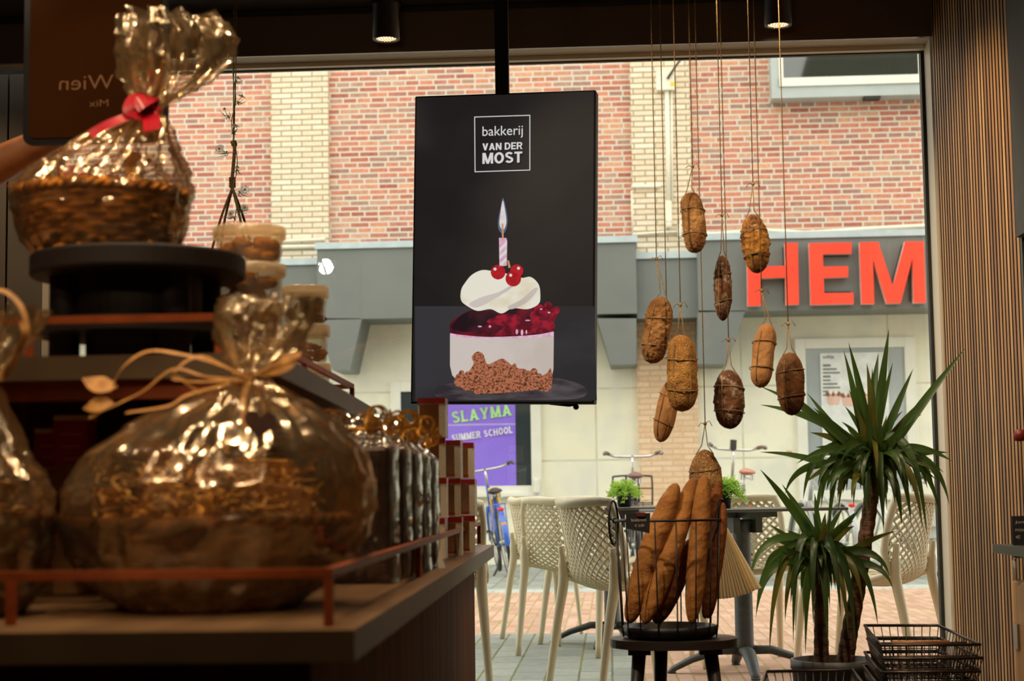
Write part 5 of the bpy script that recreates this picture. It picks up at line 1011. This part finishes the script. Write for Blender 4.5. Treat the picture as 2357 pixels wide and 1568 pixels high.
# upper basket on the round stand
Yd = 2.85; dx_ = P(320,600,Yd).x; zd0, zd1 = P(320,609,2.67).z, P(320,556,2.67).z; M_stand = pm('dark_stand', L(31,25,24), L(26,21,20), 20, .6, spec=.25)
O2 = V((dx_, Yd, zs1)); st = thing('round_stand', 'round dark two-disc presentation stand on the display shelf', 'stand', O2)
RD = .182; hz0, hz1 = zd0-zs1, zd1-zs1
bevel(MB().lathe([(0,hz0),(RD,hz0),(RD+.003,hz0+.004),(RD+.003,hz1-.004),(RD,hz1),(0,hz1)], 64, smooth=False).build('top_disc', M_stand, st), .002)
zl_ = P(320,740,2.7).z-zs1; MB().lathe([(0,zl_-.012),(RD*.96,zl_-.012),(RD*.96,zl_+.012),(0,zl_+.012)], 64, smooth=False).build('lower_disc', M_stand, st)
for x, y, r in ((-.115,-.05,.026),(.08,-.07,.03),(.10,.08,.026),(-.08,.09,.03)): MB().lathe([(r,0),(r,hz0)], 20, (x,y,0)).build('pillar', M_stand, st)
MB().lathe([(0,zl_+.02),(.11,zl_+.02),(.11,hz0),(0,hz0)], 40, smooth=False).build('centre_drum', M_stand, st); MB().lathe([(.09,0),(.09,zl_-.012)], 30).build('foot_drum', M_stand, st)
O3 = V((P(240,415,Yd).x, Yd-.005, zd1)); h3 = P(240,418,Yd-.14).z-zd1
g2 = thing('gift_basket', 'golden wicker gift basket in cellophane with red ribbon, on the round stand', 'gift basket', O3, 0, 'cellophane-wrapped gift baskets')
bowl(g2, .108, .143, h3, M_wick, 10, 30)
kx = P(342,258,Yd).x-O3.x; kz = P(342,258,Yd).z-zd1
cello(g2, [(.002,.0,0,0,0),(.002,.112,0,0,.02),(.03,.135,-.002,0,.03),(.08,.152,-.002,0,.03),(h3+.01,.154,0,0,.03),(h3+.045,.132,.012,0,.05),(h3+.08,.098,.03,0,.09),(kz-.025,.05,kx-.015,0,.15),(kz,.017,kx,0,.2),(kz+.018,.03,kx+.008,0,.3),(kz+.05,.062,kx+.03,0,.3),(kz+.09,.082,kx+.045,0,.32),(kz+.13,.085,kx+.05,.0,.36),(kz+.165,.07,kx+.035,0,.45)], 5, folds=11)
mb = MB(); mb.tube([V((kx+.019*cos(a),.019*sin(a),kz+.004*sin(3*a))) for a in [2*pi*i/20 for i in range(20)]], .008, 6, closed=True); y2 = Yd-.04
for pts, wd in (([(342,258,y2),(318,228,y2-.02),(305,250,y2-.03),(330,262,y2-.02)], .034), ([(342,258,y2),(352,225,y2-.01),(330,232,y2-.03),(312,245,y2-.03)], .03), ([(335,258,y2),(290,270,y2-.03),(240,290,y2-.05),(208,312,y2-.06)], .02), ([(342,255,y2),(348,275,y2-.03),(350,300,y2-.05)], .03)): c = px_path(pts, O3); mb.ribbon(c, wd, (0,-.9,.5))
mb.build('red_ribbon', M_redrib, g2)
MB().tube(px_path([(345,262,Yd),(362,205,Yd-.01),(378,140,Yd-.01)], O3), .005, 6).build('twig', M_wick2, g2)
straw(g2, .11, .05, .17, 300, 5)
pack('red tin peeping out of the golden wicker gift basket', O3, -.03, -.05, .03, (.05,.05,.12), M_red, 'box', .2, -.05)
pack('gold pouch in the golden wicker gift basket, ribbon side', O3, .05, -.02, .03, (.08,.05,.15), M_gold, 'bag', .4, .1)
pack('kraft pouch at the back of the golden wicker gift basket', O3, -.06, .04, .03, (.08,.06,.14), M_kraft, 'bag', -.3)
# third basket, cut by the picture edge
Y3 = 2.33; O4 = V((P(-85,1190,Y3).x, Y3, ZC)); h4 = P(-85,1190,Y3).z-ZC
g3 = thing('gift_basket', 'cellophane gift basket cut off by the photo edge, with a raffia loop on top', 'gift basket', O4, 0, 'cellophane-wrapped gift baskets')
bowl(g3, .08, .112, h4, M_wick2, 8, 30); kz = P(-20,870,Y3).z-ZC; kx = .02
cello(g3, [(.002,.0,0,0,0),(.002,.085,0,0,.02),(.04,.115,0,0,.03),(.10,.126,0,0,.03),(.15,.124,0,0,.04),(.19,.105,.008,0,.07),(.23,.07,.014,0,.12),(kz,.02,kx,0,.2),(kz+.02,.035,kx,0,.3),(kz+.06,.06,kx+.01,0,.3),(kz+.10,.062,kx+.02,0,.35)], 9, folds=13)
mb = MB(); y4 = Y3-.04
for pts in ([(-30,870,y4),(10,868,y4-.02),(48,800,y4-.04),(62,760,y4-.04),(45,700,y4-.03),(0,668,y4-.02),(-50,690,y4)], [(-20,870,y4),(20,850,y4-.02),(55,780,y4-.05),(50,740,y4-.05)]): mb.ribbon(px_path(pts, O4), .0085, (.6,-.7,.3))
mb.build('raffia_loop', M_raff, g3)
straw(g3, .09, .04, .15, 220, 7)
pack('gold pouch in the gift basket cut off by the photo edge', O4, .045, -.02, .02, (.08,.06,.17), M_gold, 'bag', .3, .08)
pack('dark pouch in the gift basket cut off by the photo edge', O4, -.03, .02, .02, (.08,.06,.16), M_choc, 'bag', 0)
# clear-wrapped small basket beside it on the counter (only a glint of it shows), and cartons under the shelf
Yc = 2.9
for px, lab, hpx in ((175,'tall kraft carton with red top and white edge, beneath the display shelf',958),(105,'kraft carton with red top next to the edge basket, beneath the display shelf',985)):
    q = P(px, hpx, Yc); O = V((q.x, Yc+(.0 if px > 150 else .06), ZC)); t = thing('carton_box', lab, 'box', O, .05, 'kraft cartons beneath the shelf'); hh = q.z-ZC
    MB().box((-.03,-.03,0),(.028,.03,hh*.72)).build('carton', M_kraft, t); MB().box((-.031,-.031,hh*.72),(.029,.031,hh*.97)).build('red_band', M_red, t); MB().box((-.031,-.031,hh*.97),(.029,.031,hh)).build('white_edge', M_cream, t)
    mb = MB()
    for k in range(3): mb.box((-.02+.004*k,-.0318,hh*(.90-.07*k)-.004),(.02-.003*k,-.031,hh*(.90-.07*k)))
    mb.build('printed_lines', pm('pink_print', L(214,130,120), rough=.6), t)
# ------------------------------------------------------------------ clear tubs of biscuits on the shelf
M_tub = filmmat('tub_plastic', (.93,.88,.78,1), .09, .55, .2, haze=.16, hazecol=(1,.9,.72,1)); M_lid = pm('tub_lid', L(222,186,128), L(204,166,108), 10, .4)
M_bis = breadmat('biscuit_gold', L(206,138,48), L(140,84,22), nscale=40, bscale=120, bump=.8); M_bis2 = breadmat('biscuit_brown', L(120,68,36), L(70,38,20), nscale=40, bscale=120, bump=.8)
def tub(label, px, Y, ztop, r, h, bis, seed, zbase=None):
    x = P(px, 700, Y).x; t = thing('biscuit_tub', label, 'tub', (x, Y, ztop-h), 0, 'clear tubs of biscuits on the display shelf'); rs = random.Random(seed)
    MB().lathe([(0,.001),(r*.86,.001),(r*.9,.006),(r*.97,h*.74),(r*.97,h*.8)], 40).build('tub_wall', M_tub, t)
    mb = MB(); mb.lathe([(r*.97,h*.66),(r*1.04,h*.66),(r*1.05,h*.68),(r*1.05,h*.93),(r*1.02,h*.97),(r*.96,h*.97),(r*.94,h*.9),(0,h*.9)], 40); mb.build('lid', M_tub2, t)
    mb = MB()
    for k in range(26):
        a = rs.uniform(0,2*pi); q = r*.72*sqrt(rs.random()); s = r*rs.uniform(.2,.3); sd = rs.random()*50
        mb.ball((q*cos(a),q*sin(a),s*.7+h*.42*rs.random()), (s,s*rs.uniform(.6,1),s*rs.uniform(.5,.8)), 10, 7, 0, lambda d: 1+.35*noise.noise(d*2.2+V((sd,0,0))))
    mb.build('biscuits', bis, t); return t
M_tub2 = filmmat('tub_lid_plastic', (.90,.80,.62,1), .1, .5, .25, haze=.42, hazecol=(1,.86,.64,1))
ya = 3.04; zt = P(572,523,ya).z; hh = (zt-zs1)/4
for i, lb in enumerate(('topmost clear tub of golden biscuits in the tall stack beside the round stand','second clear tub from the top in the tall tub stack','third clear tub from the top in the tall tub stack','bottom clear tub of the tall tub stack')): tub(lb, 574, ya+.002*i, zt-hh*i, .0645, hh-.001, M_bis, i+1)
yb2 = 3.88; zt = P(702,658,yb2).z; hh = (zt-zs1)/3
for i, lb in enumerate(('top clear tub of brown biscuits in the lower tub stack near the window','middle clear tub of the lower tub stack near the window','bottom clear tub of the lower tub stack near the window')): tub(lb, 702+i*3, yb2, zt-hh*i, .053, hh-.001, M_bis2 if i == 0 else M_bis, i+11)
# ------------------------------------------------------------------ tied clear bags of chocolate on the counter
M_bagfilm = filmmat('bag_film', (.97,.96,.93,1), .06, .8, .08, bump=.25, bscale=20, haze=.02, hazecol=(1,.94,.84,1))
def choc_bag(label, x, y, h, seed, rz=0):
    t = thing('sweets_bag', label, 'bag', (x,y,ZC), rz, 'tied bags of chocolate on the counter'); rs = random.Random(seed); w_, d_ = .135, .085
    bevel(MB().box((-w_/2+.006,-d_/2+.008,.003),(w_/2-.006,d_/2-.008,h*.80)).build('chocolate_slab', M_choc, t), .008)
    def g(u, v):
        th = 2*pi*u; cx_ = abs(cos(th))**.35*(1 if cos(th) > 0 else -1); sy_ = abs(sin(th))**.35*(1 if sin(th) > 0 else -1)
        ez = 1 if v < .8 else 1-.78*((v-.8)/.1) if v < .9 else .22+.8*(v-.9)/.1; ew = 1 if v < .8 else 1-.45*((v-.8)/.1) if v < .9 else .55+.2*(v-.9)/.1
        k = .004*noise.noise(V((cos(th)*5+seed,sin(th)*5,v*9)))+.003*sin(23*th+3*noise.noise(V((v*5,seed,0))))
        return ((w_/2*ew+k)*cx_, (d_/2*ez+k)*sy_, h*v+.001)
    MB().grid(g, 80, 44, cu=True).build('clear_bag', M_bagfilm, t); mb = MB()
    mb.tube([(w_*.30*cos(a),d_*.14*sin(a),h*.9) for a in [2*pi*i/20 for i in range(20)]], .004, 6, closed=True)
    for k in range(7):
        x0 = rs.uniform(-.075,.075); r = rs.uniform(.010,.018); n = 40; tu = rs.uniform(1.5,3); hx = rs.uniform(-.5,.5); hy = rs.uniform(-.03,.0)
        mb.ribbon([(x0+hx*.06*(i/n)+r*cos(tu*2*pi*i/n), -d_*.2+hy*(i/n)-.012*i/n, h*.9+.006+r*1.1+r*sin(tu*2*pi*i/n)-.012*i/n*(k % 3)) for i in range(n+1)], .005, (0,1,0))
    mb.build('gold_ribbon', M_gold, t); return t
for i, (lb, dx, dy, h) in enumerate((('front tied bag of dark chocolate with gold ribbon curls, behind the copper rail',0,0,.315),('second tied bag of chocolate with gold ribbon, behind the front one',.015,.17,.315),('third tied bag of chocolate with gold ribbon, in the middle of the row',.02,.33,.31),('fourth tied bag of chocolate with gold ribbon, nearest but one to the boxes',.026,.49,.305),('fifth tied bag of chocolate with gold ribbon, next to the red-lidded boxes',.03,.65,.30))):
    q = PZ(818,1347,ZC); choc_bag(lb, q.x+dx*.3, q.y+.06+dy, h, i+3, -.04)
# ------------------------------------------------------------------ red-lidded boxes
M_print = pm('printed_card', L(236,228,206), L(60,52,44), 70, .5, lo=.30, hi=.42, detail=6); M_choc2 = pm('box_window', L(150,104,60), L(120,78,42), 14, .25)
bx0 = None
def sweet_box(label, x, y, z, w_, d_, h, rz):
    t = thing('sweets_box', label, 'box', (x,y,z), rz, 'red-lidded sweets boxes'); hb = h-.001
    MB().box((-w_/2,-d_/2,.0),(w_/2,d_/2,hb-.014)).build('carton', M_print, t); MB().box((-w_/2+.004,-d_/2-.001,.010),(w_/2-.016,-d_/2+.001,hb-.016)).build('window', M_choc2, t)
    MB().box((-w_/2-.001,-d_/2-.0015,hb-.014),(w_/2+.0005,d_/2+.001,hb)).build('red_lid', M_red, t); MB().box((-w_/2+.003,-d_/2-.0016,.006),(w_/2-.015,-d_/2,.011)).build('red_stripe', M_red, t); return t
rk = r0.lerp(r1,.8); cols = [(4.28,4,-.455),(4.48,3,-.435),(4.70,3,-.415)]; hB = .1025
names = [['bottom','second from bottom','third from bottom','topmost'],['bottom','middle','top'],['bottom','middle','top']]; wh = ['next to the chocolate bags','in the middle stack','in the stack nearest the counter end']
for ci, (y, n, x) in enumerate(cols):
    for k in range(n): sweet_box('%s red-lidded sweets box %s' % (names[ci][k], wh[ci]), x+.004*((k+ci) % 2), y, ZC+hB*k, .07, .062, hB, -.02+.05*((k*7+ci) % 3))
for k in range(2): sweet_box('%s red-lidded sweets box behind, half hidden by the middle stack' % ('lower','upper')[k], -.512, 4.5, ZC+hB*k, .07, .062, hB, .02)
# silver label holder leaning on the rail
t_ = r0.lerp(r1,.52); a = P(990,1222,t_.y-.02); b = PZ(1018,1308,ZC); lh = thing('label_holder', 'silver label strip leaning against the copper rail', 'label', b)
d = (a-b); L_ = d.length; d.normalize(); s_ = V((1,0,0)); s_ = (s_-d*s_.dot(d)).normalized(); n_ = s_.cross(d); bevel(MB().obox(d*L_/2+n_*-.006, (s_*.0085, d*L_/2, n_*.0025)).build('strip', pm('silver_plastic', L(196,192,182), L(180,176,166), 10, .3, .4), lh), .002)
MB().obox(d*.012+n_*-.0095, (s_*.007, d*.009, n_*.001)).build('paper_tip', WHITE, lh)
# ------------------------------------------------------------------ hanging menu board, see-through lettering reads reversed from inside
Ym = 3.36; A_, B_ = P(60,-260,Ym), P(384,325,Ym); C_ = (A_+B_)/2; bw_, bh_ = abs(B_.x-A_.x)/2, abs(A_.z-B_.z)/2
brd = thing('menu_board', 'dark framed amber hanging board with reversed lettering above the gift basket', 'board', C_)
M_amb = pm('amber_panel', L(66,37,14), L(54,30,11), 3, .8, spec=.03); M_fnt = pm('faint_letters', L(150,104,62), rough=.5)
def rr(w_, h, r, n=6): return [(sx_*(w_-r)+r*cos(a), sz_*(h-r)+r*sin(a)) for sx_, sz_, a0 in ((1,1,0),(-1,1,pi/2),(-1,-1,pi),(1,-1,1.5*pi)) for a in [a0+pi/2*k/n for k in range(n+1)]]
MB().prism(rr(bw_,bh_,.018), (0,.016,0)).build('frame', M_tv, brd); MB().prism(rr(bw_-.013,bh_-.013,.012), (0,-.002,0)).build('amber_sheet', M_amb, brd)
mb = MB(); o = P(262,205,Ym)-C_; put_text(mb, 'Wien', V((o.x,-.003,o.z)), (-1,0,0), (0,0,1), .115, .03, -.01); o = P(250,245,Ym)-C_; put_text(mb, 'Mix', V((o.x,-.003,o.z)), (-1,0,0), (0,0,1), .04, .014, -.01); mb.build('reversed_lettering', M_fnt, brd)
mb = MB(); o = P(165,328,Ym)-C_; mb.box((o.x-.02,-.002,o.z-.008),(o.x+.02,.012,o.z+.004)); mb.build('clip', M_tv, brd)
mb = MB()
for s in (-1,1): mb.tube([(s*bw_*.6,.006,bh_),(s*bw_*.6,.006,CEIL-C_.z)], .0015, 6)
mb.build('hanging_wire', M_wire, brd)
# ------------------------------------------------------------------ person behind the counter, only the raised forearm in view
M_skin = pm('skin', L(206,142,96), L(188,122,80), 30, .55, bump=.15, bscale=200); M_shirt = pm('dark_shirt', L(44,40,42), L(36,32,34), 40, .8); M_hair = pm('brown_hair', L(72,48,30), L(50,34,22), 60, .6)
elb, wri = P(-95,428,3.62), P(118,316,3.60); per = thing('person', 'person in a dark shirt raising a bare forearm behind the hanging board', 'person', (-1.86,3.78,0)); PO = V((-1.86,3.78,0))
E_, W_ = elb-PO, wri-PO; hd_ = (W_-E_).normalized(); shR = V((.17,-.02,1.40))
def skin_mesh(name, verts, edges, radii, mat, parent, root=0, sub=2):
    me = bpy.data.meshes.new(name); me.from_pydata([tuple(v) for v in verts], edges, []); o = bpy.data.objects.new(name, me); COL.objects.link(o); o.parent = parent; me.materials.append(mat)
    o.modifiers.new('skin', 'SKIN').use_smooth_shade = True
    for i, r in enumerate(radii): s = me.skin_vertices[0].data[i]; s.radius = (r, r) if not isinstance(r, tuple) else r; s.use_root = (i == root)
    sb = o.modifiers.new('sub', 'SUBSURF'); sb.levels = sb.render_levels = sub; return o
vs = [V((0,0,.94)), V((0,0,1.12)), V((0,-.01,1.30)), V((0,-.01,1.44)), V((.0,-.02,1.54)), V((.0,-.03,1.62)), V((0,-.03,1.70)), shR, (shR+E_)/2+V((0,0,-.01)), E_, E_.lerp(W_,.35), E_.lerp(W_,.75), W_, W_+hd_*.05+V((0,.01,.005)),
      V((-.17,0,1.40)), V((-.22,.02,1.14)), V((-.20,-.10,.92)), V((-.18,-.2,.9)), V((.09,0,.88)), V((.10,-.01,.50)), V((.10,.02,.08)), V((.11,-.12,.04)), V((-.09,0,.88)), V((-.10,-.01,.50)), V((-.10,.02,.08)), V((-.11,-.12,.04))]
ed = [(0,1),(1,2),(2,3),(3,4),(4,5),(5,6),(2,7),(7,8),(8,9),(9,10),(10,11),(11,12),(12,13),(2,14),(14,15),(15,16),(16,17),(0,18),(18,19),(19,20),(20,21),(0,22),(22,23),(23,24),(24,25)]
rd = [(.15,.11),(.135,.10),(.15,.10),.06,.06,(.085,.095),.07,.062,.05,.044,.047,.037,.031,(.022,.036),.062,.045,.033,.03,.085,.06,.045,.04,.085,.06,.045,.04]
body = skin_mesh('body', vs, ed, rd, M_skin, per)
# five fingers and thumb closed on the board's edge
hb_ = W_+hd_*.06+V((0,.005,.005)); hu = V((0,0,1)); hu = (hu-hd_*hu.dot(hd_)).normalized(); fn = []
for k, (off, ln) in enumerate(((-.03,.07),(-.011,.08),(.009,.075),(.028,.058))):
    b0 = hb_+hu*off; fn.append([b0, b0+hd_*ln*.5+V((0,-.004,0)), b0+hd_*ln*.8+V((0,-.02,0)), b0+hd_*ln*.85+V((0,-.036,0))])
fn.append([W_+hd_*.02+hu*.03, W_+hd_*.05+hu*.052, W_+hd_*.085+hu*.06])
mb = MB()
for f in fn: mb.tube(curve_pts(f, 4), [.0095]*(len(f)*4-3), 8); mb.ball(f[-1], .0093, 8, 6); mb.ball(f[0], .0105, 8, 6)
mb.build('fingers', M_skin, per)
shirt = skin_mesh('shirt', [V((0,0,.90)),V((0,0,1.12)),V((0,-.01,1.30)),V((0,-.01,1.43)),shR,shR.lerp(E_,.55),V((-.17,0,1.40)),V((-.205,.01,1.22))], [(0,1),(1,2),(2,3),(2,4),(4,5),(2,6),(6,7)], [(.165,.125),(.15,.115),(.165,.115),.068,.075,.066,.075,.062], M_shirt, per)
skin_mesh('trousers', [V((0,0,.95)),V((.09,0,.88)),V((.10,-.01,.50)),V((.10,.02,.10)),V((-.09,0,.88)),V((-.10,-.01,.50)),V((-.10,.02,.10))], [(0,1),(1,2),(2,3),(0,4),(4,5),(5,6)], [(.16,.12),.1,.075,.065,.1,.075,.065], M_shirt, per)
mb = MB(); mb.ball((0,.0,1.69), (.098,.105,.10), 20, 14, 0, lambda d: 1 if d.z > -.25 or d.y > .2 else .8); mb.build('hair', M_hair, per)
mb = MB(); hc = V((0,-.03,1.63)); mb.ball(hc+V((0,-.105,-.005)), (.012,.02,.022), 10, 8); mb.ball(hc+V((0,-.088,-.05)), (.026,.012,.009), 12, 8); mb.build('nose_and_mouth', M_skin, per)
for s in (-1,1):
    MB().ball(hc+V((s*.033,-.088,.02)), .011, 12, 8).build('eye', WHITE, per); MB().ball(hc+V((s*.092,.0,-.005)), (.012,.022,.032), 10, 8).build('ear', M_skin, per)
